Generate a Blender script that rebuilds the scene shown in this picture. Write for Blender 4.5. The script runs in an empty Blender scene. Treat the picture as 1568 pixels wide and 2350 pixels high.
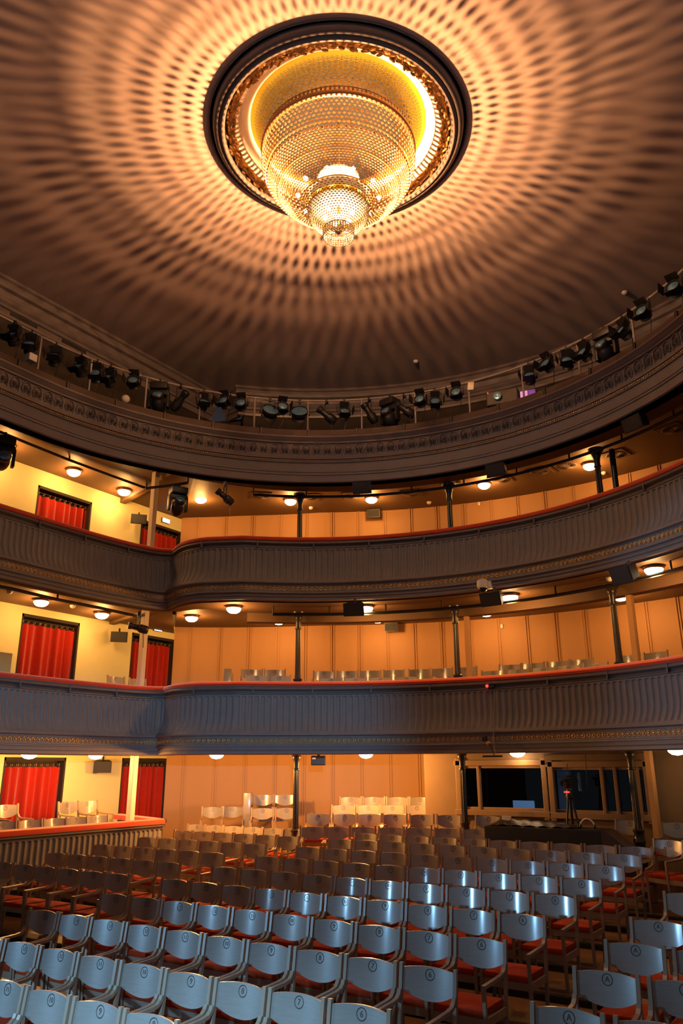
import bpy, bmesh, math, random
from mathutils import Vector, Matrix
random.seed(7)
PI = math.pi
sc = bpy.context.scene
COL = sc.collection

# ------------------------------------------------------------------ camera
HC = 2.33                                    # eye height above the front row's floor
FPX, TH, YAW, ROLL = 1790.58, math.radians(18.053), math.radians(33.351), math.radians(-0.215)
cam = bpy.data.cameras.new('camera'); camo = bpy.data.objects.new('camera', cam); COL.objects.link(camo)
cam.sensor_fit = 'VERTICAL'; cam.sensor_height = 36.0; cam.lens = 36.0 * FPX / 2350.0
cam.clip_start = 0.05; cam.clip_end = 200
camo.matrix_world = Matrix.Translation((0, 0, HC)) @ Matrix.Rotation(YAW, 4, 'Z') @ Matrix.Rotation(PI/2 + TH, 4, 'X') @ Matrix.Rotation(ROLL, 4, 'Z')
sc.camera = camo
# ------------------------------------------------------------------ colour management, sampling, world
sc.view_settings.view_transform = 'Standard'; sc.view_settings.look = 'None'
sc.view_settings.gamma = 1.0; sc.view_settings.use_curve_mapping = False
sc.view_settings.exposure = 0.0
cy = sc.cycles
cy.use_denoising = True; cy.max_bounces = 6; cy.diffuse_bounces = 2; cy.glossy_bounces = 3
cy.transmission_bounces = 4; cy.transparent_max_bounces = 6; cy.sample_clamp_indirect = 4.0
cy.caustics_reflective = False; cy.caustics_refractive = False; cy.use_light_tree = True
w = bpy.data.worlds.new('dim_stage_air'); sc.world = w; w.use_nodes = True
w.node_tree.nodes['Background'].inputs[0].default_value = (0.5, 0.6, 0.75, 1)
w.node_tree.nodes['Background'].inputs[1].default_value = 0.16
# ------------------------------------------------------------------ lamps behind the camera, on the stage
P_SIDE, P_FRONT, P_NEAR, P_UP, P_BULB, P_CHAND = 1900.0, 3600.0, 2500.0, 200.0, 56.0, 2450.0
WARM = (1.0, 0.44, 0.105); CHWARM = (1.0, 0.475, 0.19); COOL = (0.29, 0.63, 1.0)
def lamp(name, kind, loc, power, color, radius=0.05, aim=None, angle=None, blend=0.1, parent=None):
    l = bpy.data.lights.new(name, kind); l.energy = power; l.color = color; l.shadow_soft_size = radius
    o = bpy.data.objects.new(name, l); COL.objects.link(o); o.location = loc
    if aim is not None:
        o.rotation_euler = (Vector(aim) - Vector(loc)).to_track_quat('-Z', 'Y').to_euler()
    if angle: l.spot_size = math.radians(angle); l.spot_blend = blend
    if parent: o.parent = parent
    return o
side_lamp = lamp('stage_worklight', 'SPOT', (-11.7, -1.0, 2.3), P_SIDE, COOL, 0.10, (-4.9, 5.6, 0.0), 58, 0.12)
front_lamp = lamp('stage_floodlight', 'SPOT', (1.6, -1.6, 3.2), P_FRONT, COOL, 0.03, (-10.6, 10.0, 2.7), 34, 0.5)
near_lamp = lamp('stage_footlight', 'SPOT', (-2.2, 0.4, 4.1), P_NEAR, COOL, 0.25, (-3.9, 3.5, 0.3), 45, 1.0)
up_lamp = lamp('stage_uplight', 'SPOT', (-3.0, -2.5, 4.5), P_UP, COOL, 0.4, (-6.0, 13.0, 10.6), 34, 0.6)

# ------------------------------------------------------------------ photo point -> place in the hall
def ray(u, v):
    X, Y = (u-784)/FPX, (1175-v)/FPX
    c, s = math.cos(-ROLL), math.sin(-ROLL); x, y = c*X-s*Y, s*X+c*Y
    fw = math.cos(TH)-y*math.sin(TH); up = math.sin(TH)+y*math.cos(TH)
    return Vector((x*math.cos(YAW)-fw*math.sin(YAW), x*math.sin(YAW)+fw*math.cos(YAW), up))
EYE = Vector((0, 0, HC))
def at_z(u, v, z): d = ray(u, v); return EYE + d*((z-HC)/d.z)
def at_x(u, v, x): d = ray(u, v); return EYE + d*(x/d.x)
def at_y(u, v, y): d = ray(u, v); return EYE + d*(y/d.y)
C0 = (-5.3, 6.95); C3 = (-5.4, 7.4)
def at_r(u, v, R, c=C0):
    d = ray(u, v); a = d.x**2+d.y**2; b = -2*(d.x*c[0]+d.y*c[1]); q = c[0]**2+c[1]**2-R*R
    return EYE + d*((-b+math.sqrt(b*b-4*a*q))/2/a)
def polar(a, R, c=C0): a = math.radians(a); return Vector((c[0]-R*math.sin(a), c[1]+R*math.cos(a)))
def ang_of(p, c=C0): return math.degrees(math.atan2(-(p[0]-c[0]), p[1]-c[1]))

# ------------------------------------------------------------------ materials
MATS = {}
def mat(name, col, rough=0.6, metal=0.0, spec=0.5, bump=0.0, bscale=40, var=0.0, vscale=6, emit=None, es=0.0, stretch=None, trans=0.0, coat=0.0, sheen=0.0):
    m = bpy.data.materials.new(name); m.use_nodes = True; nt = m.node_tree; N = nt.nodes
    b = N['Principled BSDF']
    b.inputs['Base Color'].default_value = (*col, 1); b.inputs['Roughness'].default_value = rough
    b.inputs['Metallic'].default_value = metal; b.inputs['Specular IOR Level'].default_value = spec
    if coat: b.inputs['Coat Weight'].default_value = coat; b.inputs['Coat Roughness'].default_value = 0.16
    if sheen: b.inputs['Sheen Weight'].default_value = sheen
    if trans: b.inputs['Transmission Weight'].default_value = trans
    if emit: b.inputs['Emission Color'].default_value = (*emit, 1); b.inputs['Emission Strength'].default_value = es
    if var or bump:
        tc = N.new('ShaderNodeTexCoord'); mp = N.new('ShaderNodeMapping'); nt.links.new(tc.outputs['Object'], mp.inputs[0])
        if stretch: mp.inputs['Scale'].default_value = stretch
    if var:
        n = N.new('ShaderNodeTexNoise'); n.inputs['Scale'].default_value = vscale; n.inputs['Detail'].default_value = 5
        nt.links.new(mp.outputs[0], n.inputs['Vector'])
        mx = N.new('ShaderNodeMix'); mx.data_type = 'RGBA'
        mx.inputs['A'].default_value = (*[c*(1-var) for c in col], 1); mx.inputs['B'].default_value = (*[min(1, c*(1+var)) for c in col], 1)
        nt.links.new(n.outputs['Fac'], mx.inputs['Factor']); nt.links.new(mx.outputs['Result'], b.inputs['Base Color'])
    if bump:
        n2 = N.new('ShaderNodeTexNoise'); n2.inputs['Scale'].default_value = bscale; n2.inputs['Detail'].default_value = 4
        nt.links.new(mp.outputs[0], n2.inputs['Vector'])
        bp = N.new('ShaderNodeBump'); bp.inputs['Strength'].default_value = bump; bp.inputs['Distance'].default_value = 0.01
        nt.links.new(n2.outputs['Fac'], bp.inputs['Height']); nt.links.new(bp.outputs[0], b.inputs['Normal'])
    MATS[name] = m
    return m
M_CEIL = mat('ceiling_plaster', (0.50, 0.38, 0.33), 0.9, var=0.12, vscale=1.5, spec=0.1)
M_GREY = mat('grey_gallery_paint', (0.19, 0.17, 0.165), 0.6, var=0.12, vscale=8, spec=0.25)
M_GREYD = mat('grey_moulding_paint', (0.12, 0.10, 0.095), 0.5, var=0.15, vscale=8, spec=0.3)
M_CORN = mat('cornice_paint', (0.21, 0.17, 0.155), 0.35, var=0.15, vscale=9, spec=0.4)
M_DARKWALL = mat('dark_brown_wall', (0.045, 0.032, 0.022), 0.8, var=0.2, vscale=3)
M_WALL = mat('cream_wall_paint', (0.58, 0.54, 0.28), 0.75, var=0.05, vscale=5, bump=0.05, bscale=90, spec=0.2)
M_PANEL = mat('beige_wall_panel', (0.46, 0.25, 0.105), 0.6, var=0.06, vscale=4, stretch=(1, 1, 0.2), spec=0.3)
M_BOOTH = mat('booth_wall_paint', (0.20, 0.125, 0.065), 0.75, var=0.12, vscale=4)
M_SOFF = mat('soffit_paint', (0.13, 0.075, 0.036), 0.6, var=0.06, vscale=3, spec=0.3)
M_FLOOR = mat('brown_floor_boards', (0.24, 0.125, 0.06), 0.45, var=0.3, vscale=5, stretch=(0.6, 6, 1), bump=0.15, bscale=30)
M_NOSE = mat('black_step_carpet', (0.012, 0.012, 0.014), 0.9, bump=0.4, bscale=200)
M_RED = mat('red_velvet', (0.62, 0.05, 0.010), 0.85, var=0.15, vscale=25, sheen=0.5, spec=0.1)
M_CURT = mat('red_curtain_cloth', (0.30, 0.011, 0.003), 0.8, var=0.12, vscale=12, sheen=0.3, spec=0.1)
M_SEAT = mat('orange_red_seat_cloth', (0.40, 0.040, 0.008), 0.85, var=0.25, vscale=18, bump=0.2, bscale=60, sheen=0.05, spec=0.1)
M_WOOD = mat('pale_varnished_wood', (0.27, 0.235, 0.20), 0.42, coat=1.0, var=0.16, vscale=7, stretch=(1.2, 1.2, 9), bump=0.06, bscale=24, spec=0.5)
M_FRAME = mat('varnished_beech_frame', (0.30, 0.21, 0.14), 0.38, var=0.14, vscale=10, spec=0.5)
M_INK = mat('engraved_number_brown', (0.07, 0.05, 0.04), 0.7)
M_GOLD = mat('gilded_metal', (0.95, 0.60, 0.07), 0.33, metal=1.0, var=0.15, vscale=14)
M_GILT = mat('old_gilt', (0.50, 0.30, 0.11), 0.4, metal=0.6, var=0.3, vscale=30, bump=0.5, bscale=60)
M_IRON = mat('black_cast_iron', (0.030, 0.024, 0.020), 0.35, var=0.2, vscale=20)
M_BLACK = mat('black_metal', (0.014, 0.013, 0.014), 0.45, var=0.2, vscale=20)
M_STEEL = mat('grey_pipe_steel', (0.30, 0.25, 0.22), 0.5, metal=0.3)
M_LENS = mat('blue_glint_lens', (0.16, 0.34, 0.55), 0.22, metal=0.5, var=0.5, vscale=22)  # blue base colour paints the cool stage light reflected in the glass
M_WHITE = mat('white_plastic', (0.75, 0.70, 0.62), 0.5)
M_PILLAR = mat('cream_pillar_paint', (0.72, 0.60, 0.44), 0.6)
M_LAMP = mat('glowing_glass_dome', (1, 0.9, 0.7), 0.4, emit=(1.0, 0.80, 0.50), es=14)
M_RIM = mat('bronze_lamp_rim', (0.25, 0.13, 0.05), 0.35, metal=0.6)
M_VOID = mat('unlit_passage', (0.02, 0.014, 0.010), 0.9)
M_SIGN = mat('lit_sign_face', (0.8, 0.9, 1.0), 0.4, emit=(0.75, 0.88, 1.0), es=2.2)
M_REDLED = mat('red_indicator', (1, 0.05, 0.03), 0.4, emit=(1.0, 0.03, 0.02), es=4)
M_PURPLE = mat('purple_screen', (0.2, 0.05, 0.4), 0.4, emit=(0.25, 0.05, 0.55), es=0.35)
M_PINK = mat('pink_screen', (0.5, 0.2, 0.5), 0.4, emit=(0.85, 0.35, 0.75), es=0.6, var=0.6, vscale=60)
M_BULB = mat('white_hot_bulb', (1, 0.95, 0.85), 0.4, emit=(1.0, 0.86, 0.62), es=60)
M_ENAM = mat('cream_enamel', (0.8, 0.68, 0.5), 0.5)
M_PAPER = mat('white_paper', (0.75, 0.66, 0.52), 0.7)
M_BLUEB = mat('blue_board', (0.14, 0.22, 0.32), 0.6)
def mat_crystal(lo, hi):
    m = bpy.data.materials.new('cut_crystal'); m.use_nodes = True; nt = m.node_tree; N = nt.nodes; N.clear()
    out = N.new('ShaderNodeOutputMaterial'); tc = N.new('ShaderNodeTexCoord'); n = N.new('ShaderNodeTexNoise'); n.inputs['Scale'].default_value = 28; n.inputs['Detail'].default_value = 3
    nt.links.new(tc.outputs['Object'], n.inputs['Vector']); r = N.new('ShaderNodeValToRGB'); nt.links.new(n.outputs['Fac'], r.inputs[0])
    r.color_ramp.elements[0].position = .40; r.color_ramp.elements[0].color = (lo, lo*.62, lo*.28, 1); r.color_ramp.elements[1].position = .66; r.color_ramp.elements[1].color = (hi, hi*.80, hi*.52, 1)  # noise in the albedo paints sparkle onto the beads
    d = N.new('ShaderNodeBsdfTranslucent'); nt.links.new(r.outputs[0], d.inputs[0])
    df = N.new('ShaderNodeBsdfDiffuse'); nt.links.new(r.outputs[0], df.inputs[0])
    g = N.new('ShaderNodeBsdfGlossy'); g.inputs[0].default_value = (1, 0.93, 0.78, 1); g.inputs[1].default_value = 0.2
    a = N.new('ShaderNodeMixShader'); a.inputs[0].default_value = 0.35; nt.links.new(d.outputs[0], a.inputs[1]); nt.links.new(df.outputs[0], a.inputs[2])
    b = N.new('ShaderNodeMixShader'); b.inputs[0].default_value = 0.03; nt.links.new(a.outputs[0], b.inputs[1]); nt.links.new(g.outputs[0], b.inputs[2])
    nt.links.new(b.outputs[0], out.inputs[0]); return m
M_CRYS = mat_crystal(.30, 1.0); M_CRYSB = mat_crystal(.5, 1.0)  # second copy is paler, painting the lower bowl as brighter lit
def mat_glass():
    m = bpy.data.materials.new('window_glass'); m.use_nodes = True; nt = m.node_tree; N = nt.nodes; N.clear()
    out = N.new('ShaderNodeOutputMaterial'); t = N.new('ShaderNodeBsdfTransparent'); t.inputs[0].default_value = (0.75, 0.82, 0.85, 1)
    g = N.new('ShaderNodeBsdfGlossy'); g.inputs[1].default_value = 0.02; f = N.new('ShaderNodeFresnel'); f.inputs[0].default_value = 1.5
    x = N.new('ShaderNodeMixShader'); nt.links.new(f.outputs[0], x.inputs[0]); nt.links.new(t.outputs[0], x.inputs[1]); nt.links.new(g.outputs[0], x.inputs[2])
    nt.links.new(x.outputs[0], out.inputs[0]); return m
M_GLASS = mat_glass()

# ------------------------------------------------------------------ mesh helpers
class MB:
    def __init__(s): s.v = []; s.f = []
    def add(s, vs, fs, M=None):
        n = len(s.v); s.v += [tuple(M @ Vector(p)) if M else tuple(p) for p in vs]; s.f += [tuple(n+i for i in f) for f in fs]; return s
    def box(s, c, d, M=None):
        x, y, z = [k/2 for k in d]; P = [(c[0]+i*x, c[1]+j*y, c[2]+k*z) for i in (-1, 1) for j in (-1, 1) for k in (-1, 1)]
        return s.add(P, [(0, 1, 3, 2), (4, 6, 7, 5), (0, 4, 5, 1), (2, 3, 7, 6), (0, 2, 6, 4), (1, 5, 7, 3)], M)
    def cbox(s, c, d, b=0.01, M=None):                         # chamfered box
        bm = bmesh.new(); bmesh.ops.create_cube(bm, size=1)
        for v in bm.verts: v.co = Vector((v.co.x*d[0]+c[0], v.co.y*d[1]+c[1], v.co.z*d[2]+c[2]))
        bmesh.ops.bevel(bm, geom=bm.edges[:], offset=min(b, min(d)*0.45), segments=2, affect='EDGES', profile=0.6)
        bm.verts.index_update(); s.add([v.co[:] for v in bm.verts], [[v.index for v in f.verts] for f in bm.faces], M); bm.free(); return s
    def tube(s, pts, r, n=8, M=None, cap=True, sq=None):
        pts = [Vector(p) for p in pts]; vs = []; fs = []; up0 = None
        for i, p in enumerate(pts):
            t = (pts[min(i+1, len(pts)-1)] - pts[max(i-1, 0)]).normalized()
            if up0 is None: up0 = Vector((0, 0, 1)) if abs(t.z) < 0.9 else Vector((0, 1, 0))
            a = t.cross(up0).normalized(); b = a.cross(t).normalized(); up0 = b
            rr = r[i] if isinstance(r, (list, tuple)) else r
            for k in range(n):
                an = 2*PI*k/n + (PI/4 if n == 4 else 0)
                q = (math.cos(an), math.sin(an))
                if sq: q = (math.copysign(sq[0], q[0]), math.copysign(sq[1], q[1])); vs.append(p + a*q[0] + b*q[1])
                else: vs.append(p + a*(rr*q[0]) + b*(rr*q[1]))
        for i in range(len(pts)-1):
            for k in range(n):
                fs.append((i*n+k, i*n+(k+1) % n, (i+1)*n+(k+1) % n, (i+1)*n+k))
        if cap: fs += [tuple(range(n-1, -1, -1)), tuple((len(pts)-1)*n+k for k in range(n))]
        return s.add(vs, fs, M)
    def lathe(s, prof, n=24, c=(0, 0, 0), M=None, a0=0.0, a1=2*PI):
        full = abs(a1-a0-2*PI) < 1e-6; m = n if full else n+1; vs = []; fs = []
        for r, z in prof:
            for k in range(m):
                an = a0+(a1-a0)*k/n; vs.append((c[0]+r*math.cos(an), c[1]+r*math.sin(an), c[2]+z))
        for i in range(len(prof)-1):
            for k in range(n):
                k2 = (k+1) % m; fs.append((i*m+k, i*m+k2, (i+1)*m+k2, (i+1)*m+k))
        return s.add(vs, fs, M)
    def disc(s, c, r, n=20, M=None): return s.add([(c[0]+r*math.cos(2*PI*k/n), c[1]+r*math.sin(2*PI*k/n), c[2]) for k in range(n)], [tuple(range(n))], M)
    def ball(s, c, r, n=10, m=6, sc3=(1, 1, 1), M=None):
        vs = []; fs = []
        for i in range(m+1):
            t = PI*i/m
            for k in range(n): vs.append((c[0]+sc3[0]*r*math.sin(t)*math.cos(2*PI*k/n), c[1]+sc3[1]*r*math.sin(t)*math.sin(2*PI*k/n), c[2]+sc3[2]*r*math.cos(t)))
        for i in range(m):
            for k in range(n): fs.append((i*n+k, (i+1)*n+k, (i+1)*n+(k+1) % n, i*n+(k+1) % n))
        return s.add(vs, fs, M)
    def torus(s, c, R, r, n=24, m=6, M=None, arc=None):
        vs = []; fs = []
        for i in range(n):
            a = 2*PI*i/n
            for j in range(m):
                b = 2*PI*j/m; vs.append((c[0]+(R+r*math.cos(b))*math.cos(a), c[1]+(R+r*math.cos(b))*math.sin(a), c[2]+r*math.sin(b)))
        for i in range(n):
            for j in range(m): fs.append((i*m+j, ((i+1) % n)*m+j, ((i+1) % n)*m+(j+1) % m, i*m+(j+1) % m))
        return s.add(vs, fs, M)
    def quad(s, a, b, c, d): return s.add([a, b, c, d], [(0, 1, 2, 3)])
    def mesh(s, name, m, smooth=False):
        me = bpy.data.meshes.new(name); me.from_pydata(s.v, [], s.f); me.update()
        if m: me.materials.append(m)
        if smooth:
            me.polygons.foreach_set('use_smooth', [True]*len(me.polygons))
            try: me.set_sharp_from_angle(angle=math.radians(40))
            except Exception: pass
        return me
    def build(s, name, m, parent=None, smooth=False, label=None):
        o = bpy.data.objects.new(name, s.mesh(name, m, smooth)); COL.objects.link(o)
        if parent: o.parent = parent
        if label: o['label'] = label
        return o
def tag(o, label, cat, group=None, kind=None):
    o['label'] = label; o['category'] = cat
    if group: o['group'] = group
    if kind: o['kind'] = kind
    return o
def thing(name, label, cat, loc=(0, 0, 0), rz=0.0, group=None):
    o = bpy.data.objects.new(name, None); COL.objects.link(o); o.location = loc; o.rotation_euler = (0, 0, rz); o.empty_display_size = 0.1
    return tag(o, label, cat, group)
def struct(name, mb, m, smooth=False):
    o = mb.build(name, m, None, smooth); o['kind'] = 'structure'; return o
def copy_tree(o, parent=None):
    c = o.copy(); COL.objects.link(c)
    if parent: c.parent = parent
    for ch in list(o.children): copy_tree(ch, c)
    return c
ORD = ['first', 'second', 'third', 'fourth', 'fifth', 'sixth', 'seventh', 'eighth', 'ninth', 'tenth', 'eleventh', 'twelfth', 'thirteenth', 'fourteenth', 'fifteenth',
       'sixteenth', 'seventeenth', 'eighteenth', 'nineteenth', 'twentieth', 'twenty-first', 'twenty-second', 'twenty-third', 'twenty-fourth', 'twenty-fifth', 'twenty-sixth',
       'twenty-seventh', 'twenty-eighth', 'twenty-ninth', 'thirtieth', 'thirty-first', 'thirty-second']
def RX(a): return Matrix.Rotation(a, 4, 'X')
def RY(a): return Matrix.Rotation(a, 4, 'Y')
def RZ(a): return Matrix.Rotation(a, 4, 'Z')
def T(*p): return Matrix.Translation(p)

# ------------------------------------------------------------------ plan curves
def catmull(pts, k=12):
    out = []; P = [Vector(p) for p in pts]; P = [2*P[0]-P[1]] + P + [2*P[-1]-P[-2]]
    for i in range(1, len(P)-2):
        for j in range(k):
            t = j/k; a, b, c, d = P[i-1:i+3]
            out.append(0.5*((2*b)+(c-a)*t+(2*a-5*b+4*c-d)*t*t+(3*b-a-3*c+d)*t**3))
    out.append(P[-2]); return out
def resample(pts, ds):
    L = [0]
    for a, b in zip(pts, pts[1:]): L.append(L[-1]+(b-a).length)
    n = max(2, int(round(L[-1]/ds))); out = []; j = 0
    for i in range(n+1):
        s = L[-1]*i/n
        while j < len(L)-2 and L[j+1] < s: j += 1
        t = (s-L[j])/max(1e-9, L[j+1]-L[j]); out.append(pts[j].lerp(pts[j+1], t))
    return out
def normals(P):
    out = []
    for i in range(len(P)):
        t = (P[min(i+1, len(P)-1)]-P[max(i-1, 0)]).normalized(); out.append(Vector((t.y, -t.x)))
    return out
ARC_END = -72
WING = catmull([(-11.66, 4.0), (-11.69, 5.6), (-11.73, 7.2), (-11.78, 8.5), (-11.78, 9.6), (-11.70, 10.4), (-11.57, 10.83), (-11.36, 11.02)])
BACK = catmull([(-11.33, 11.00), (-11.15, 10.90), (-10.9, 10.78), (-10.6, 10.72), (-10.25, 10.76), (-9.9, 10.93)]) [:-1] + [polar(46-i*1.0, 5.95) for i in range(int(46-ARC_END)+1)]
FRIEZE = [Vector((C3[0]-5.8, 3.0+0.2*i)) for i in range(22)] + [polar(90-i*1.0, 5.8, C3) for i in range(int(90-ARC_END)+1)]
def sweep(mb, P, prof, N=None):
    N = N or normals(P); vs = []; fs = []; m = len(prof)
    for p, n in zip(P, N):
        for off, z in prof: q = p + n*off; vs.append((q.x, q.y, z))
    for i in range(len(P)-1):
        for j in range(m-1): fs.append((i*m+j, (i+1)*m+j, (i+1)*m+j+1, i*m+j+1))
    return mb.add(vs, fs)
def wall_r(a): return 10.25 if a < 33 else 10.25 + 0.72*(a-33)/19
def wall_pt(a): return polar(a, wall_r(a))
WX = -13.94
def wall_for(p):
    a = ang_of(p)
    if p.x < -11.34 and p.y < 11.03: return Vector((WX, 4.0 + (p.y-4.0)*(13.70-4.0)/(11.02-4.0)))
    return wall_pt(min(52, a*1.0))

# ================================================================== THE SETTING
# ceiling with a round opening for the chandelier
CH = Vector((-5.1, 7.70)); ZC = 11.2
mb = MB(); rr = [1.60, 1.9, 2.5, 3.5, 5, 7, 9, 11.5, 15]
mb.lathe([(r, 0) for r in rr], 96, (CH.x, CH.y, ZC)); struct('ceiling', mb, M_CEIL)
# floor: raked steps of the stalls
ROWS = [(4.064, .05), (4.924, .06), (5.894, .103), (6.854, .147), (7.814, .196), (8.755, .250), (9.68, .302), (10.674, .350), (11.566, .405), (12.45, .43)]
fl = MB(); ns = MB()
edges = [2.0] + [y-0.60 for y, _ in ROWS[1:]] + [13.2]
for i, (y, z) in enumerate(ROWS):
    a, b = edges[i], edges[i+1]
    fl.quad((-14.2, a, z), (4, a, z), (4, b, z), (-14.2, b, z))
    if i:
        z0 = ROWS[i-1][1]; fl.quad((-14.2, a, z0), (4, a, z0), (4, a, z), (-14.2, a, z))
        ns.box((-5.0, a+0.045, z+0.003), (18.0, 0.09, 0.006)); ns.box((-5.0, a-0.003, (z+z0)/2), (18.0, 0.006, z-z0))
def tier(R0, R1, a0, a1, z, zb, dn=2.0):
    n = int(abs(a1-a0)/dn)+1; A = [a0+(a1-a0)*i/n for i in range(n+1)]
    for a, b in zip(A, A[1:]):
        p, q = polar(a, R0), polar(b, R0); r, s_ = (wall_pt(a) if R1 is None else polar(a, R1)), (wall_pt(b) if R1 is None else polar(b, R1))
        fl.quad((p.x, p.y, z), (q.x, q.y, z), (s_.x, s_.y, z), (r.x, r.y, z)); fl.quad((p.x, p.y, zb), (q.x, q.y, zb), (q.x, q.y, z), (p.x, p.y, z))
    for a, R in ((a0, R0), (a1, R0)):
        p = polar(a, R); r = wall_pt(a) if R1 is None else polar(a, R1); fl.quad((p.x, p.y, zb), (r.x, r.y, zb), (r.x, r.y, z), (p.x, p.y, z))
tier(5.98, 6.6, 36.5, 2, .507, .3); tier(5.75, 6.6, -22.5, -60, .525, .3); tier(6.6, 7.44, 36.5, -60, .685, .4); tier(7.44, 8.3, 36, 12, .80, .4); tier(8.3, None, 33, 12, .92, .4)
tier(8.1, None, 52, 33, .72, .3); tier(9.0, None, 42.5, 33, .95, .6)
fl.quad((-14.2, 13.2, .44), (4, 13.2, .44), (4, 18, .44), (-14.2, 18, .44))
fl.quad((-14.2, -4, -1.0), (4, -4, -1.0), (4, 2.0, .05), (-14.2, 2.0, .05))
struct('floor', fl, M_FLOOR); struct('trim_1', ns, M_NOSE)

# left wall with curtained doorways on three levels
DY = [(9.47, 10.89), (12.37, 13.74)]; LINT = [2.52, 5.29, 8.04]; SILL = [.72, 3.0, 5.9]
lw = MB(); ys = [2.0, DY[0][0], DY[0][1], DY[1][0], DY[1][1], 13.76]; zs = [-.3, SILL[0], LINT[0], SILL[1], LINT[1], SILL[2], LINT[2], 8.7]
for i in range(5):
    for j in range(7):
        if i in (1, 3) and j in (1, 3, 5): continue
        lw.quad((WX, ys[i], zs[j]), (WX, ys[i+1], zs[j]), (WX, ys[i+1], zs[j+1]), (WX, ys[i], zs[j+1]))
for (a, b) in DY:
    for k in range(3):
        z0, z1 = SILL[k], LINT[k]; x2 = WX-.22
        lw.quad((WX, a, z0), (x2, a, z0), (x2, a, z1), (WX, a, z1)); lw.quad((WX, b, z0), (WX, b, z1), (x2, b, z1), (x2, b, z0))
        lw.quad((WX, a, z1), (x2, a, z1), (x2, b, z1), (WX, b, z1))
struct('wall_left', lw, M_WALL)
dn = 0
for k in range(3):
    for (a, b) in DY:
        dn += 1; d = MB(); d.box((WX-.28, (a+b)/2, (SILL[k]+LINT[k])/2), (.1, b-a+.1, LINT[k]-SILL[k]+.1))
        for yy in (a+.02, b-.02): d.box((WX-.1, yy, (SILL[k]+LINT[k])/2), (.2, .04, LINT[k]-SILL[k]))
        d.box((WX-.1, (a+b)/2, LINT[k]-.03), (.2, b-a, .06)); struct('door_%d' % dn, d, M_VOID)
# curved back wall of battened panels
bw = MB(); A = [52-i*1.5 for i in range(int((52+75)/1.5)+1)]
for a, b in zip(A, A[1:]):
    p, q = wall_pt(a), wall_pt(b); bw.quad((p.x, p.y, -.2), (q.x, q.y, -.2), (q.x, q.y, 8.7), (p.x, p.y, 8.7))
struct('wall_back', bw, M_PANEL, True)
bt = MB(); a = 50.0
while a > -70:
    for da in (0, .30):
        p = wall_pt(a-da); M = T(p.x, p.y, 0) @ RZ(math.radians(a)); bt.box((0, -.010, 4.2), (.022, .03, 8.8), M)
    a -= 3.72
struct('trim_2', bt, M_PANEL)
# rear projection booth wall with two windows
BY, BX0 = 14.3, -7.50
WIN = [(-6.72, -5.10, 1.53, 2.36), (-4.92, -3.34, 1.52, 2.33)]
b_ = MB(); xs = [BX0, -6.72, -5.10, -4.92, -3.34, 4.0]
for i in range(5):
    if i in (1, 3):
        w_ = WIN[0] if i == 1 else WIN[1]
        for z0, z1 in ((.3, w_[2]), (w_[3], 2.62)): b_.quad((xs[i], BY, z0), (xs[i+1], BY, z0), (xs[i+1], BY, z1), (xs[i], BY, z1))
    else: b_.quad((xs[i], BY, .3), (xs[i+1], BY, .3), (xs[i+1], BY, 2.62), (xs[i], BY, 2.62))
b_.quad((BX0, BY, .3), (BX0, BY, 2.62), (BX0, 17.2, 2.62), (BX0, 17.2, .3)); struct('wall_booth', b_, M_BOOTH)
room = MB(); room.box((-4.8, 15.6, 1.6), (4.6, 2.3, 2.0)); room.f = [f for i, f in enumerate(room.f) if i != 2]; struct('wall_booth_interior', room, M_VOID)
for n, (x0, x1, z0, z1) in enumerate(WIN):
    fr = MB(); t = .10
    for c, d in [(((x0+x1)/2, BY-.02, z1+.02), (x1-x0+.22, .1, t)), (((x0+x1)/2, BY-.02, z0-.02), (x1-x0+.22, .12, t)), ((x0-.03, BY-.02, (z0+z1)/2), (t, .1, z1-z0+.22)), ((x1+.03, BY-.02, (z0+z1)/2), (t, .1, z1-z0+.22))]: fr.cbox(c, d, .012)
    for c, d in [(((x0+x1)/2, BY+.03, z1-.05), (x1-x0, .06, .05)), (((x0+x1)/2, BY+.03, z0+.05), (x1-x0, .06, .05))]: fr.cbox(c, d, .01)
    for xm in ([x0+.36] if n == 0 else [x0+.85, x0+1.08, x0+1.45]): fr.cbox((xm, BY+.02, (z0+z1)/2), (.06, .08, z1-z0), .01)
    o = struct('window_%d' % (n+1), fr, mat('window_frame_paint_%d' % n, (.27, .165, .09), .55, var=.1, vscale=6))
    g = MB(); g.quad((x0, BY+.05, z0), (x1, BY+.05, z0), (x1, BY+.05, z1), (x0, BY+.05, z1)); g.build('pane', M_GLASS, o)
hb = MB(); hb.cbox((-4.1, BY-.05, 2.47), (1.9, .1, .11), .015); struct('trim_3', hb, M_BOOTH)
# proscenium wall at the stage edge (behind and beside the viewer)
fd = thing('added_beam_plates', 'black plates added out of view to trim the front light', 'stage light', (0, 0, 0))  # unseen plates added to trim the front lamp's beam above and below
_d = (Vector((-10.6, 10.0)) - Vector((1.6, -1.6))).normalized(); _c = Vector((1.6, -1.6)) + _d*1.2; _M = T(_c.x, _c.y, 0) @ RZ(math.atan2(_d.y, _d.x))
MB().box((0, 0, 3.255+.4), (.01, 2.0, .8), _M).build('upper_plate', M_BLACK, fd); MB().box((0, 0, 3.09-.4), (.01, 2.0, .8), _M).build('lower_plate', M_BLACK, fd)
pw = MB(); pw.box((-14.0, .6, 5.3), (6.5, .25, 12.5)); struct('wall_proscenium', pw, M_DARKWALL)
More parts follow.
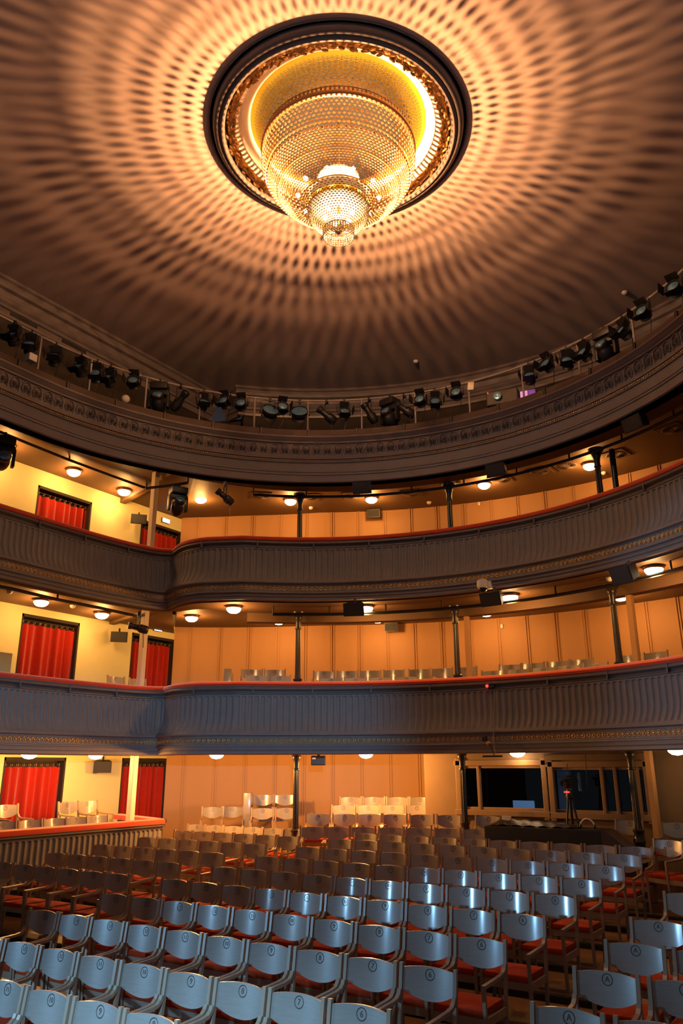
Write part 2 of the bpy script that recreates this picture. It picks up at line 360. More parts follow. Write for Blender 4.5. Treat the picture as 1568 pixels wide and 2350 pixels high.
# upper wall and stepped cornice behind the lighting gallery
CORN = [Vector((-12.25, 2.0+.5*i)) for i in range(22)] + [Vector((-12.25, 13.08)), Vector((-11.72, 13.0))]
CARC = [polar(46.5-i*1.5, 8.65) for i in range(int((46.5-ARC_END)/1.5)+1)]
cprof = [(.0, 11.21), (.0, 11.14), (-.05, 11.12), (-.05, 11.06), (-.02, 11.04), (-.03, 10.97), (-.11, 10.95), (-.13, 10.84), (-.10, 10.80), (-.13, 10.74), (-.17, 10.72), (-.17, 10.66), (-.22, 10.65), (-.22, 10.57), (-.19, 10.55), (-.20, 10.50), (-.26, 10.49)]
cm = MB(); sweep(cm, CORN[:-1], cprof); sweep(cm, [CORN[-2], CORN[-1]] + CARC, cprof); struct('trim_4', cm, M_CORN, True)
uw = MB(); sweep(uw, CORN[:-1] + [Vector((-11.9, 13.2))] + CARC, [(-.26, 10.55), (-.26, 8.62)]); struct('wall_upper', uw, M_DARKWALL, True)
# ceilings under the galleries
def soffit(P, z0, zc, wf):
    m = MB(); N = normals(P); prev = None
    for i, (p, n) in enumerate(zip(P, N)):
        q = p - n*wf(p); wl = wall_for(p)
        if (wl-q).length < .05: q = p.lerp(wl, .5)
        cur = [(p.x, p.y, z0), (q.x, q.y, z0), (q.x, q.y, zc), (wl.x, wl.y, zc)]
        if prev: 
            for j in range(3): m.quad(prev[j], cur[j], cur[j+1], prev[j+1])
        prev = cur
    return m
ceil_n = 0
FR_S = resample(FRIEZE, .25); WI_S = resample(WING, .2); BA_S = resample(BACK, .2)
isw = lambda p: p.x < -11.34 and p.y < 11.03
def wall3(p): return wall_for(p)
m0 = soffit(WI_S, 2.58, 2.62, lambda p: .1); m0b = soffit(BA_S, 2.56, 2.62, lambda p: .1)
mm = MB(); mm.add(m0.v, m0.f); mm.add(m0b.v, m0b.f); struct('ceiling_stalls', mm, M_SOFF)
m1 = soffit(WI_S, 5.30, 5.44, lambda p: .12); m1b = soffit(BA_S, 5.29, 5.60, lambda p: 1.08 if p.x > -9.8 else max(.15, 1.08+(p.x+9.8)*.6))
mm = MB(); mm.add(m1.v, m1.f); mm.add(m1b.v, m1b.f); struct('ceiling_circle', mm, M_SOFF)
def w2(p):
    a = ang_of(p, C3); return .2 if a > 62 else (.52 if a < 38 else .2 + .32*(62-a)/24)
def soff3():
    m = MB(); N = normals(FR_S); prev = None
    for p, n in zip(FR_S, N):
        q = p - n*w2(p); a = ang_of(p)
        wl = Vector((WX, 2+(p.y-3)*1.42)) if p.y < 9.2 and p.x < -9 else wall_pt(min(52, a))
        if p.x < -9: wl = Vector((WX, min(13.7, 2+(p.y-3)*1.9))) if a > 52 else wall_pt(a)
        zc = 8.38 + .12*min(1, max(0, (60-ang_of(p, C3))/14)); cur = [(p.x, p.y, 7.82), (q.x, q.y, 7.82), (q.x, q.y, zc), (wl.x, wl.y, zc)]
        if prev:
            for j in range(3): m.quad(prev[j], cur[j], cur[j+1], prev[j+1])
        prev = cur
    return m
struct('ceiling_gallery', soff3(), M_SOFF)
bmx = MB(); ARCB = [polar(44-i*1.5, 7.08) for i in range(78)]; sweep(bmx, ARCB, [(0, 5.35), (0, 5.12), (-.22, 5.12), (-.22, 5.62)]); struct('trim_5', bmx, M_SOFF, True)
wb = MB()
for z, d in ((5.415, .07), (8.36, .2)): wb.tube([(-13.94, 11.75, z), (-11.5, 11.05, z)], 1, 4, sq=(.07, d/2))
struct('trim_6', wb, M_SOFF)

# ================================================================== GALLERY FRONTS
def flutes(P, ztop, h=.68, pitch=.115, per=8):
    """fluted, bellied parapet: round-headed grooves pressed into a swelling front"""
    Q = resample(P, pitch/per); N = normals(Q); m = MB(); vs = []; fs = []
    zt = [0, .012, .024, .034, .042, .050, .058, .068, .09, .14, .22, .32, .42, .50, .56, .60, .63, .645, .66, .68]
    for i, (p, n) in enumerate(zip(Q, N)):
        u = ((i % per)/per-.5)*pitch
        for t in zt:
            s = t/h; belly = .012 + .13*max(0, (s-.52)/.48)**2
            wdt = .034; top = .024 + wdt - math.sqrt(max(0, wdt*wdt-u*u)) if abs(u) < wdt else 9
            bot = .655
            g = 0.0
            if top < t < bot: g = -.022*math.sqrt(max(0, 1-(u/(wdt+.004))**2))
            q = p + n*(belly+g); vs.append((q.x, q.y, ztop-t))
    k = len(zt)
    for i in range(len(Q)-1):
        for j in range(k-1): fs.append((i*k+j, (i+1)*k+j, (i+1)*k+j+1, i*k+j+1))
    m.add(vs, fs); return m
def roundels(mb, P, z, off, pitch=.09, r=.036):
    Q = resample(P, pitch); N = normals(Q)
    for p, n in zip(Q[:-1], N):
        M = Matrix.Translation((p.x+n.x*off, p.y+n.y*off, z)) @ RZ(math.atan2(n.y, n.x)-PI/2) @ RX(-PI/2)
        mb.torus((0, 0, 0), r, .0085, 14, 5, M); mb.ball((0, 0, 0), .024, 8, 4, (1, 1, .8), M)
def gallery(name, label, T_):
    g = thing(name, label, 'balcony', (0, 0, 0))
    for sect in (WING, BACK):
        flutes(sect, T_-.24).build('fluted_front', M_GREY, g, True)
    a, b, c, d = MB(), MB(), MB(), MB()
    for sect in (WING, BACK):
        P = resample(sect, .08)
        sweep(a, P, [(-.17, T_-.08), (-.15, T_-.02), (-.10, T_), (-.03, T_+.002), (.03, T_-.015), (.055, T_-.05), (.05, T_-.085), (.02, T_-.095), (-.12, T_-.10), (-.17, T_-.08)])
        sweep(b, P, [(-.12, T_-.10), (.035, T_-.10), (.05, T_-.115), (.055, T_-.145), (.035, T_-.165), (0, T_-.175), (-.005, T_-.205), (.02, T_-.215), (.025, T_-.235), (.012, T_-.242)])
        Q = resample(sect, 1.05); N = normals(Q)
        for p, n in zip(Q[1:-1], N[1:-1]):
            M = T(p.x, p.y, 0) @ RZ(math.atan2(n.y, n.x)-PI/2); b.cbox((0, .035, T_-.165), (.03, .05, .13), .008, M)
        sweep(c, P, [(.142, T_-.92), (.155, T_-.935), (.155, T_-.955), (.125, T_-.965), (.10, T_-.975), (.10, T_-1.115), (.12, T_-1.125), (.125, T_-1.145), (.085, T_-1.15), (.085, T_-1.205), (.075, T_-1.21), (.06, T_-1.225), (.06, T_-1.27), (.0, T_-1.29), (-.08, T_-1.29)])
        roundels(d, sect, T_-1.045, .10)
    a.build('handrail', M_RED, g, True, 'red velvet handrail'); b.build('rail_moulding', M_GREYD, g, True); c.build('fascia', M_GREY, g, True)
    d.build('roundel_band', M_GILT, g, True, 'chain of gilt rings with round bosses')
    return g
gallery('balcony', 'lower grey balcony with fluted front and gilt rings, just above the stalls', 3.82)
gallery('balcony', 'upper grey balcony with fluted front, second tier below the palmette frieze', 6.60)
# floors of the galleries
gf = MB()
def gtier(R0, R1, z, zb):
    A = [44-i*2.0 for i in range(58)]
    for a, b in zip(A, A[1:]):
        p, q = polar(a, R0), polar(b, R0); r, s_ = (wall_pt(a), wall_pt(b)) if R1 is None else (polar(a, R1), polar(b, R1))
        gf.quad((p.x, p.y, z), (q.x, q.y, z), (s_.x, s_.y, z), (r.x, r.y, z)); gf.quad((p.x, p.y, zb), (q.x, q.y, zb), (q.x, q.y, z), (p.x, p.y, z))
for zo in (0, 2.8):
    for R0, R1, z in ((6.0, 6.75, 2.86), (6.75, 7.45, 3.24), (7.45, 8.1, 3.345), (8.1, None, 3.53)): gtier(R0, R1, z+zo, 2.8+zo)
    for x0, x1, z in ((-11.85, -12.4, 2.9), (-12.4, WX, 3.38)): gf.quad((x0, 4, z+zo), (x0, 11.2, z+zo), (x1, 13.6, z+zo), (x1, 4, z+zo)); gf.quad((x0, 4, z+zo), (x0, 12, z+zo), (x0, 12, 2.8+zo), (x0, 4, 2.8+zo))
struct('floor_galleries', gf, M_FLOOR)
# lighting gallery: palmette frieze
M_FRZ = mat('frieze_paint', (0.20, 0.17, 0.155), 0.6, var=0.12, vscale=8, spec=0.25)
lg = thing('lighting_gallery', 'topmost balcony with grey palmette frieze and dark netted rail under the ceiling', 'balcony', (0, 0, 0))
P = resample(FRIEZE, .12); a, b, c = MB(), MB(), MB()
sweep(a, P, [(-.10, 9.02), (-.06, 9.03), (-.04, 9.02), (-.04, 8.86), (-.10, 8.85)]); a.build('netted_rail', mat('netted_rail_brown', (.075, .045, .032), .7, var=.4, vscale=60), lg)
Q = resample(FRIEZE, 1.0); N = normals(Q)
for p, n in zip(Q, N): MB().cbox((0, -.03, 8.93), (.05, .05, .2), .01, T(p.x, p.y, 0) @ RZ(math.atan2(n.y, n.x)-PI/2)).build('rail_strap', M_BLACK, lg)
sweep(b, P, [(-.12, 8.86), (.06, 8.85), (.09, 8.83), (.09, 8.80), (.05, 8.78), (.03, 8.755), (.0, 8.74), (.0, 8.715), (.02, 8.71), (.02, 8.695), (-.022, 8.69), (-.022, 8.385), (.02, 8.38), (.02, 8.365), (.03, 8.355), (.03, 8.34), (0, 8.335), (.0, 8.29), (.02, 8.285), (.02, 8.265), (-.01, 8.26), (0, 8.08), (.03, 8.06), (.03, 8.045), (.015, 8.04), (.02, 8.01), (.045, 8.0), (.045, 7.985), (.025, 7.98), (.03, 7.84), (.0, 7.82), (-.2, 7.82)])
b.build('frieze_front', M_FRZ, lg, True)
pm = MB(); Q = resample(FRIEZE, .218); N = normals(Q)
def petal(mb, M, a, r0, r1, wd):
    pts = []
    for t, ww in ((0, .2), (.3, .75), (.65, 1), (.9, .7), (1, .15)):
        pts.append((r0+(r1-r0)*t, wd*ww))
    vs = []; 
    for r, ww in pts:
        for s_ in (-1, 0, 1): vs.append((r*math.sin(a)+s_*ww*math.cos(a), r*math.cos(a)-s_*ww*math.sin(a), (.032 if s_ == 0 else .002)))
    fs = []
    for i in range(4):
        for j in range(2): fs.append((i*3+j, i*3+j+1, (i+1)*3+j+1, (i+1)*3+j))
    mb.add(vs, fs, M)
for p, n in zip(Q[:-1], N):
    M = Matrix.Translation((p.x-n.x*.022, p.y-n.y*.022, 8.535)) @ Matrix(((-n.y, 0, n.x, 0), (n.x, 0, n.y, 0), (0, 1, 0, 0), (0, 0, 0, 1)))
    ring = []
    for k in range(23):
        t = math.radians(-130+260*k/22+90-0); ring.append((.083*math.cos(math.radians(-40+260*k/22)), .005+.135*math.sin(math.radians(-40+260*k/22)), .012))
    pm.tube(ring, .012, 6, M @ T(0, 0, .004)); 
    for k, an in enumerate((-140, -105, -70, -36, 0, 36, 70, 105, 140)):
        L = .095 if abs(an) < 40 else (.075 if abs(an) < 80 else .06); petal(pm, M @ T(0, -.02, 0), math.radians(an), .015, L, .016)
    pm.ball((0, -.02, .012), .016, 8, 4, (1, 1, .7), M)
    for yy, rr_ in ((.03, .012), (0, .014), (-.03, .012)): pm.torus((.109, yy, .008), rr_*.7, .004, 8, 4, M)
pm.build('palmette_band', M_FRZ, lg, True)
c = MB(); Q = resample(FRIEZE, .045); N = normals(Q)
for p, n in zip(Q, N): c.ball((p.x+n.x*.005, p.y+n.y*.005, 8.312), .02, 6, 4)
c.build('bead_string', M_GILT, lg, True, 'thin string of gilt beads')
gfl = MB()
vsP = resample(FRIEZE, .3); N = normals(vsP)
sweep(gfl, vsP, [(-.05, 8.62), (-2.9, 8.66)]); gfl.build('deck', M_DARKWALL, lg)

# ================================================================== CHANDELIER
rose = MB()
rose.lathe([(1.90, 0), (1.885, -.02), (1.87, 0), (1.84, 0), (1.83, -.05), (1.80, -.09), (1.76, -.10), (1.745, -.085), (1.735, -.09), (1.70, -.13), (1.68, -.13), (1.672, -.11), (1.66, -.11), (1.65, -.04), (1.645, .02)], 128, (CH.x, CH.y, ZC)); struct('trim_7', rose, mat('ceiling_rose_paint', (.17, .135, .12), .5, var=.1, vscale=8, spec=.35), True)
wr = MB()
for i in range(620):
    an = 2*PI*i/620+random.uniform(-.01, .01); R = 1.575+random.uniform(-.065, .06); z = ZC-.05+random.uniform(-.04, .03)
    M = T(CH.x+R*math.cos(an), CH.y+R*math.sin(an), z) @ RZ(an+random.uniform(-.8, .8)) @ RY(random.uniform(-.6, .6))
    wr.ball((0, 0, 0), .04, 6, 4, (.6, 1.3, .5), M)
wr.torus((CH.x, CH.y, ZC-.02), 1.575, .055, 96, 8); struct('trim_8', wr, mat('wreath_gilding', (.62, .33, .09), .38, metal=.5, var=.4, vscale=25), True)
cov = MB(); cov.lathe([(1.60, .0), (1.50, .02), (1.42, .07), (1.34, .13), (1.29, .17), (1.285, .21)], 96, (CH.x, CH.y, ZC)); struct('ceiling_dome', cov, mat('dome_white_plaster', (.82, .70, .55), .8), True)
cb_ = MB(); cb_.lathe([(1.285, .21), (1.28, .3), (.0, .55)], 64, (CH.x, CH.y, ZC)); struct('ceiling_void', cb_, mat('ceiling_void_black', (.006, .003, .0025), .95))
ch = thing('chandelier', 'huge round crystal chandelier hanging from the middle of the ceiling', 'chandelier', (CH.x, CH.y, ZC))
def zz(z): return z - ZC
# pierced gilt dome: a cone with real openings
NS = 60; prof = [(1.30, .165), (1.26, .15), (1.22, .133), (1.18, .113), (1.14, .09), (1.10, .066), (1.06, .04), (1.02, .012), (.98, -.018), (.94, -.05), (.90, -.085)]
pd = MB()
def cone_pt(t):
    x = t*(len(prof)-1); i = min(int(x), len(prof)-2); f = x-i; return (prof[i][0]*(1-f)+prof[i+1][0]*f, prof[i][1]*(1-f)+prof[i+1][1]*f)
def pierced(mb, t0, t1, n, ph, wfrac, hfrac):
    """one ring of cells, each an outer square joined to an inner rounded opening"""
    for k in range(n):
        ac, tc = 2*PI*(k+ph)/n, (t0+t1)/2; ha, ht = PI/n, (t1-t0)/2; m = 8; vs = []
        for j in range(m):
            q = 2*PI*j/m+PI/8; cx_, cy_ = math.cos(q), math.sin(q); s_ = 1/max(abs(cx_), abs(cy_))
            a_, t_ = ac+ha*cx_*s_, tc+ht*cy_*s_; r, z = cone_pt(min(1, max(0, t_))); vs.append((r*math.cos(a_), r*math.sin(a_), z))
        for j in range(m):
            q = 2*PI*j/m+PI/8; a_, t_ = ac+ha*wfrac*math.cos(q), tc+ht*hfrac*math.sin(q); r, z = cone_pt(min(1, max(0, t_))); vs.append((r*math.cos(a_), r*math.sin(a_), z))
        mb.add(vs, [(j, (j+1) % m, m+(j+1) % m, m+j) for j in range(m)])
pd.lathe([cone_pt(i*.03) for i in range(6)], 120); pierced(pd, .15, .20, 60, .5, .40, .36); pierced(pd, .20, .24, 120, 0, .3, .6)
pierced(pd, .24, .30, 60, 0, .42, .38); pierced(pd, .30, .36, 120, 0, .34, .62); pierced(pd, .36, .42, 120, .5, .40, .45); pierced(pd, .42, .48, 120, 0, .34, .62); pierced(pd, .48, .54, 60, .5, .45, .4)
pierced(pd, .54, .66, 64, 0, .60, .60); pierced(pd, .66, .77, 64, .5, .64, .64); pierced(pd, .77, .86, 64, 0, .62, .60); pierced(pd, .86, 1.0, 96, 0, .5, .9)
pd.build('pierced_dome', mat('bright_gilding', (0.95, 0.58, 0.05), 0.38, metal=0.45, var=.12, vscale=9), ch, False, 'pierced gilt dome above the crystal bowl')
cw = MB()
for k in range(110): cw.box((1.085*math.cos(2*PI*k/110), 1.085*math.sin(2*PI*k/110), -.28), (.016, .03, .12), T(0, 0, 0))
cw.torus((0, 0, -.225), 1.085, .008, 96, 4); cw.build('crown', M_RIM, ch)
rg = MB(); rg.lathe([(1.10, -.31), (1.125, -.32), (1.13, -.36), (1.115, -.385), (1.07, -.385), (1.065, -.32), (1.10, -.31)], 120); rg.build('rim_ring', M_RIM, ch, True)
def beads(mb, prof_fn, n_str, t0, t1, pitch, size, stagger=True, thin=None):
    # follow the profile and set cut beads on every strand
    L = []; t = t0; last = None; S = 400; acc = 0; pos = []
    for i in range(S+1):
        p = prof_fn(t0+(t1-t0)*i/S)
        if last: acc += math.hypot(p[0]-last[0], p[1]-last[1])
        pos.append((acc, p)); last = p
    rows = int(acc/pitch); j = 0
    for r_ in range(rows+1):
        s_ = acc*r_/rows
        while j < S and pos[j][0] < s_: j += 1
        R, z = pos[j][1]; n = n_str
        if thin and R < thin: n = n_str//2
        ph = .5 if (stagger and r_ % 2) else 0
        sz = min(size(R, z) if callable(size) else size, 2*PI*R/n*.5)
        for k in range(n):
            an = 2*PI*(k+ph)/n; x, y = R*math.cos(an), R*math.sin(an); h = pitch*(.46+max(0, sz-.0245)*13); dx, dy = -math.sin(an)*sz, math.cos(an)*sz; ox, oy = math.cos(an)*sz*.6, math.sin(an)*sz*.6
            mb.add([(x, y, z+h), (x+dx, y+dy, z), (x+ox, y+oy, z), (x-dx, y-dy, z), (x-ox, y-oy, z), (x, y, z-h)], [(0, 1, 2), (0, 2, 3), (0, 3, 4), (0, 4, 1), (5, 2, 1), (5, 3, 2), (5, 4, 3), (5, 1, 4)])
def lerp_prof(pts):
    def f(t):
        x = t*(len(pts)-1); i = min(int(x), len(pts)-2); q = x-i; return (pts[i][0]*(1-q)+pts[i+1][0]*q, pts[i][1]*(1-q)+pts[i+1][1]*q)
    return f
bowlp = [tuple(v) for v in catmull([(1.10, -.38), (1.11, -.52), (1.09, -.66), (1.04, -.80), (.96, -.93), (.85, -1.05), (.72, -1.15), (.58, -1.23), (.43, -1.28)])]
bowl = MB(); bf_ = lerp_prof(bowlp)
def bead_size(R, z):
    if z > -.42: return .029
    if z > -.78: return .0238 + .0075*max(0, (-.60-z)/.18)
    return .028 + .006*min(1, (-.78-z)/.12)
beads(bowl, bf_, 100, 0, .20, .052, bead_size); beads(bowl, bf_, 100, .212, .40, .048, bead_size)
bowl.build('crystal_net', M_CRYS, ch, False, 'upper net of cut crystals')
lowb = MB(); beads(lowb, bf_, 100, .41, 1, .031, .036, True, .55); lowb.build('crystal_bowl', M_CRYSB, ch, False, 'white glowing crystal bowl')
lr = MB(); lr.lathe([(.42, -1.255), (.435, -1.26), (.435, -1.31), (.41, -1.315), (.405, -1.26), (.42, -1.255)], 64)
for (R, z) in ((1.065, -.75), (.88, -1.025)): lr.torus((0, 0, z), R-.03, .008, 72, 4)
lr.build('lower_ring', M_GOLD, ch, True)
lowp = [tuple(v) for v in catmull([(.425, -1.31), (.43, -1.40), (.40, -1.49), (.33, -1.57), (.22, -1.64)])]
lb = MB(); beads(lb, lerp_prof(lowp), 52, 0, 1, .032, .030); lb.build('lower_crystal_bowl', M_CRYSB, ch)
bk = MB(); bk.torus((0, 0, -1.66), .205, .008, 40, 5)
for k in range(12):
    for s_ in (-1, 1):
        pts = [(.205*(1-t)*math.cos(2*PI*k/12+s_*1.1*t), .205*(1-t)*math.sin(2*PI*k/12+s_*1.1*t), -1.66-.05*math.sin(t*PI/2)) for t in [i/8 for i in range(8)]]; bk.tube(pts, .004, 4)
bk.ball((0, 0, -1.715), .03, 10, 6); bk.build('bottom_basket', M_RIM, ch, True)
fg = MB()
for k in range(36):
    an = 2*PI*k/36
    for i in range(4): fg.ball((.215*math.cos(an), .215*math.sin(an), -1.68-.035*i), .013, 6, 4, (1, 1, 1.3))
fg.build('crystal_fringe', M_CRYSB, ch, True)
for k in range(16):
    an, rb, zb = (2*PI*k/10, .58, -1.10) if k < 10 else (2*PI*k/6+.3, .2, -1.42)
    MB().ball((rb*math.cos(an), rb*math.sin(an), zb), .034, 8, 6).build('bulb', M_BULB, ch, True)
ty = MB(); ty.lathe([(0, 0), (.30, .0), (.40, .015), (.41, .03), (.38, .03), (.30, .015), (0, .015)], 48, (0, 0, zz(10.09))); ty.build('added_shade_tray', M_ENAM, ch, True)  # added under the lamps to keep their direct light off the room
sp = MB(); sp.lathe([(0, 0), (.30, .005), (.31, .02), (.28, .035), (0, .05)], 40, (0, 0, zz(10.375))); sp.build('added_shade_plate', M_ENAM, ch, True)  # added above the lamps to stop light going steeply up
stem = MB(); [stem.tube([(.22*math.cos(2.1*q), .22*math.sin(2.1*q), .25), (.22*math.cos(2.1*q), .22*math.sin(2.1*q), -.80)], .006, 6) for q in range(3)]; stem.tube([(0, 0, -1.15), (0, 0, -1.6)], .02, 8); stem.torus((0, 0, -1.16), .5, .012, 40, 6); stem.build('stem', M_GOLD, ch, True)
lc = MB(); lc.lathe([(0, 0), (.40, 0), (.405, .01), (0, .02)], 48, (0, 0, zz(9.91))); lc.build('added_shade_cover', M_ENAM, ch)  # added over the lowest lamp to hold its light off the ceiling
for k in range(3): lamp('chandelier_light', 'POINT', (.10*math.cos(2.1*k+.4), .10*math.sin(2.1*k+.4), zz(10.17+.035*k)), P_CHAND*(.5, .3, .2)[k], CHWARM, .02, parent=ch)
lamp('chandelier_light', 'SPOT', (.0, 0.06, zz(10.44)), 1100, (1.0, .60, .24), .04, aim=(.0, .06, zz(12.0)), angle=114, blend=.05, parent=ch)
lamp('chandelier_light', 'SPOT', (0, 0, zz(9.80)), 420, (1.0, .72, .45), .05, aim=(0, 0, zz(0)), angle=158, blend=.1, parent=ch)

# ================================================================== LAMPS, COLUMNS, CURTAINS
def ceiling_lamp(p, label, power=P_BULB, k=1.0, group='round ceiling lamps under the galleries', r=.155):
    t = thing('ceiling_lamp', label, 'lamp', p, 0, group)
    MB().lathe([(0, 0), (r*.9, 0), (r*1.08, -.012), (r*1.08, -.03), (r*1.0, -.045), (r*.9, -.05)], 28).build('rim', M_RIM, t, True)
    MB().lathe([(r*.92, -.045), (r*.9, -.07), (r*.78, -.105), (r*.5, -.135), (0, -.15)], 28).build('glass_dome', M_LAMP, t, True)
    lamp('bulb', 'POINT', (0, 0, -.24), power*k, WARM, .08, parent=t)
SIDE = {0: 'under the lower balcony', 1: 'under the upper balcony', 2: 'under the frieze gallery'}
L0 = [((63, 1727), 7.4, 'over the curtain farthest left'), ((215, 1735), 7.4, 'beside the dark wall speaker'), ((493, 1730), 7.2, 'above the two wall chairs'), ((836, 1735), 7.2, 'above the shelf of back-row chairs'), ((1184, 1736), 7.1, 'in front of the left booth window'), ((1550, 1727), 7.0, 'at the far right edge')]
for (u, v), R, wh in L0:
    p = at_x(u, v, -12.7) if u < 300 else at_r(u, v, R); ceiling_lamp((p.x, p.y, 2.62), 'round ceiling lamp %s, %s' % (SIDE[0], wh), k=.10 if u > 1000 else (6.0 if u > 400 else 2.0))
L1 = [((93, 1378), 'nearest the left edge'), ((232, 1408), 'between the two red curtains'), ((535, 1397), 'left of the leftmost iron column'), ((838, 1398), 'next to the middle hung speaker'), ((1170, 1375), 'below the dome camera'), ((1500, 1315), 'farthest right')]
for (u, v), wh in L1:
    z = 5.44 if u < 300 else 5.29
    p = at_z(u, v, z-.07); ceiling_lamp((p.x, p.y, z), 'round ceiling lamp %s, %s' % (SIDE[1], wh))
for (u, v), wh in [((438, 1420), 'at the wall corner'), ((638, 1428), 'left of the first iron column'), ((865, 1426), 'above the wall speaker'), ((1115, 1413), 'right of the middle column'), ((1424, 1379), 'half hidden behind the right column')]:
    p = at_z(u, v, 5.50); ceiling_lamp((p.x, p.y, 5.60), 'inner ceiling lamp near the wall %s, %s' % (SIDE[1], wh))
for (u, v), wh in [((170, 1080), 'above the large left curtain'), ((285, 1126), 'right of the large left curtain'), ((461, 1145), 'beside the hanging moving head'), ((667, 1151), 'left of the first iron column'), ((853, 1148), 'above the wall speaker'), ((1112, 1117), 'right of the middle column'), ((1355, 1075), 'behind the paired columns'), ((16, 1022), 'behind the moving head at the left edge')]:
    zq = 8.38 if u < 300 else 8.5; p = at_z(u, v, zq-.07); ceiling_lamp((p.x, p.y, zq), 'round ceiling lamp %s, %s' % (SIDE[2], wh))
# iron columns
def column(p, z0, z1, label, parent=None):
    t = thing('iron_column', label, 'column', (p.x, p.y, z0), 0, 'slim iron columns'); H = z1-z0
    sh = MB(); n = 24; hb = min(.95, H*.36)
    prof_ = [(.062, hb), (.056, hb+.1), (.050, H-.34)]
    vs = []; fs = []
    for r, z in prof_:
        for k in range(n): q = r*(1 if k % 2 else .86); vs.append((q*math.cos(2*PI*k/n), q*math.sin(2*PI*k/n), z))
    for i in range(len(prof_)-1):
        for k in range(n): fs.append((i*n+k, i*n+(k+1) % n, (i+1)*n+(k+1) % n, (i+1)*n+k))
    sh.add(vs, fs).build('shaft', M_IRON, t)
    MB().lathe([(.05, H-.36), (.065, H-.35), (.065, H-.33), (.052, H-.32), (.056, H-.22), (.07, H-.16), (.085, H-.13), (.08, H-.11), (.10, H-.08), (.13, H-.05), (.14, H-.035), (.14, H), (0, H)], 16).build('capital', M_IRON, t, True)
    bs = MB(); bs.lathe([(.11, 0), (.11, .06), (.085, .08), (.08, hb-.22), (.095, hb-.2), (.095, hb-.18), (.08, hb-.16), (.075, hb-.06), (.09, hb-.04), (.09, hb-.02), (.065, hb)], 16)
    for k in range(8):
        for zq in [.14+.06*i for i in range(max(1, int((hb-.4)/.06)))]: bs.ball((.082*math.cos(PI*k/4), .082*math.sin(PI*k/4), zq), .014, 5, 3)
    bs.build('pedestal', M_IRON, t, True)
for a_, nm in ((35.6, 'left'), (9.4, 'middle'), (-16.2, 'right')):
    p = polar(a_, 6.9); zf = .685
    column(p, .685 if a_ < 20 else .44, 2.62, '%s black fluted iron column in the stalls under the lower balcony' % nm)
    column(p, 3.24, 5.30, '%s black fluted iron column standing on the lower balcony' % nm)
    column(p, 6.04, 7.82, '%s black fluted iron column standing on the upper balcony' % nm)
p = polar(-17.6, 7.15); tag(MB().tube([(p.x, p.y, 6.04), (p.x, p.y, 7.82)], .055, 14).build('steel_pipe', M_IRON, None, True), 'plain dark pipe close behind the right column on the upper balcony', 'pipe')
for a_, z0, z1, wh in ((8.2, 3.24, 5.15, 'behind the middle column on the lower balcony'), (-17.4, 3.24, 5.15, 'behind the right column on the lower balcony'), (-17.4, .685, 2.62, 'behind the right column in the stalls')):
    p = polar(a_, 7.2); tag(MB().cbox((0, 0, (z1-z0)/2), (.10, .10, z1-z0), .008, T(p.x, p.y, z0) @ RZ(math.radians(a_))).build('wall_post', M_PANEL), 'square beige post %s' % wh, 'post')
for z0, z1, wh in ((.72, 2.62, 'in the stalls box'), (2.9, 5.44, 'on the lower balcony'), (5.7, 8.5, 'on the upper balcony')):
    tag(MB().cbox((-12.02, 10.97, (z0+z1)/2), (.115, .115, z1-z0), .008).build('square_pillar', M_PILLAR), 'slim square cream pillar %s by the red curtain' % wh, 'pillar', 'square cream pillars')
# curtains
def curtain(a, b, z0, z1, label):
    t = thing('curtain', label, 'curtain', (WX-.1, (a+b)/2, z0)); W, H = b-a-.06, z1-z0; n = 90; m = MB(); vs = []; fs = []; ph = random.uniform(0, 6)
    zr = [0, .15, .4, .7, .9, 1.0]
    for i in range(n+1):
        s_ = i/n; y = -W/2+W*s_
        for q in zr:
            x = (.042*math.sin(s_*46+ph+.9*math.sin(s_*9)) + .034*math.sin(s_*21+2*ph))*(1-.35*q); sag = -.018*abs(math.sin(s_*PI*9)) if q == 1 else 0
            vs.append((x, y+.006*math.sin(q*5+s_*30), q*(H-.17)+sag))
    for i in range(n):
        for j in range(len(zr)-1): fs.append((i*6+j, (i+1)*6+j, (i+1)*6+j+1, i*6+j+1))
    m.add(vs, fs).build('drape', M_CURT, t, True)
    MB().tube([(.0, -W/2, H-.115), (.0, W/2, H-.115)], .011, 8).build('rod', M_BLACK, t, True)
    for k in range(10): 
        y = -W/2+W*(k+.5)/10; MB().torus((0, 0, 0), .028, .005, 12, 5, T(0, y, H-.14) @ RX(PI/2)).build('ring', M_GILT, t, True)
LVL = ['in the stalls box', 'on the lower balcony', 'on the upper balcony']
for k in range(3):
    for i, (a, b) in enumerate(DY):
        curtain(a, b, SILL[k], LINT[k], 'red cloth curtain hung in %s doorway %s' % (('the left' if i == 0 else 'the corner'), LVL[k]))
# exit signs
for k, (u, v) in ((2, (381, 1192)), (1, (361, 1440))):
    p = at_x(u, v, WX+.04); t = thing('exit_sign', 'small lit white exit sign above the corner curtain %s' % LVL[k], 'sign', p)
    MB().cbox((-.02, 0, 0), (.05, .26, .12), .006).build('case', M_GREYD, t); MB().box((.008, 0, 0), (.006, .24, .10)).build('face', M_SIGN, t)
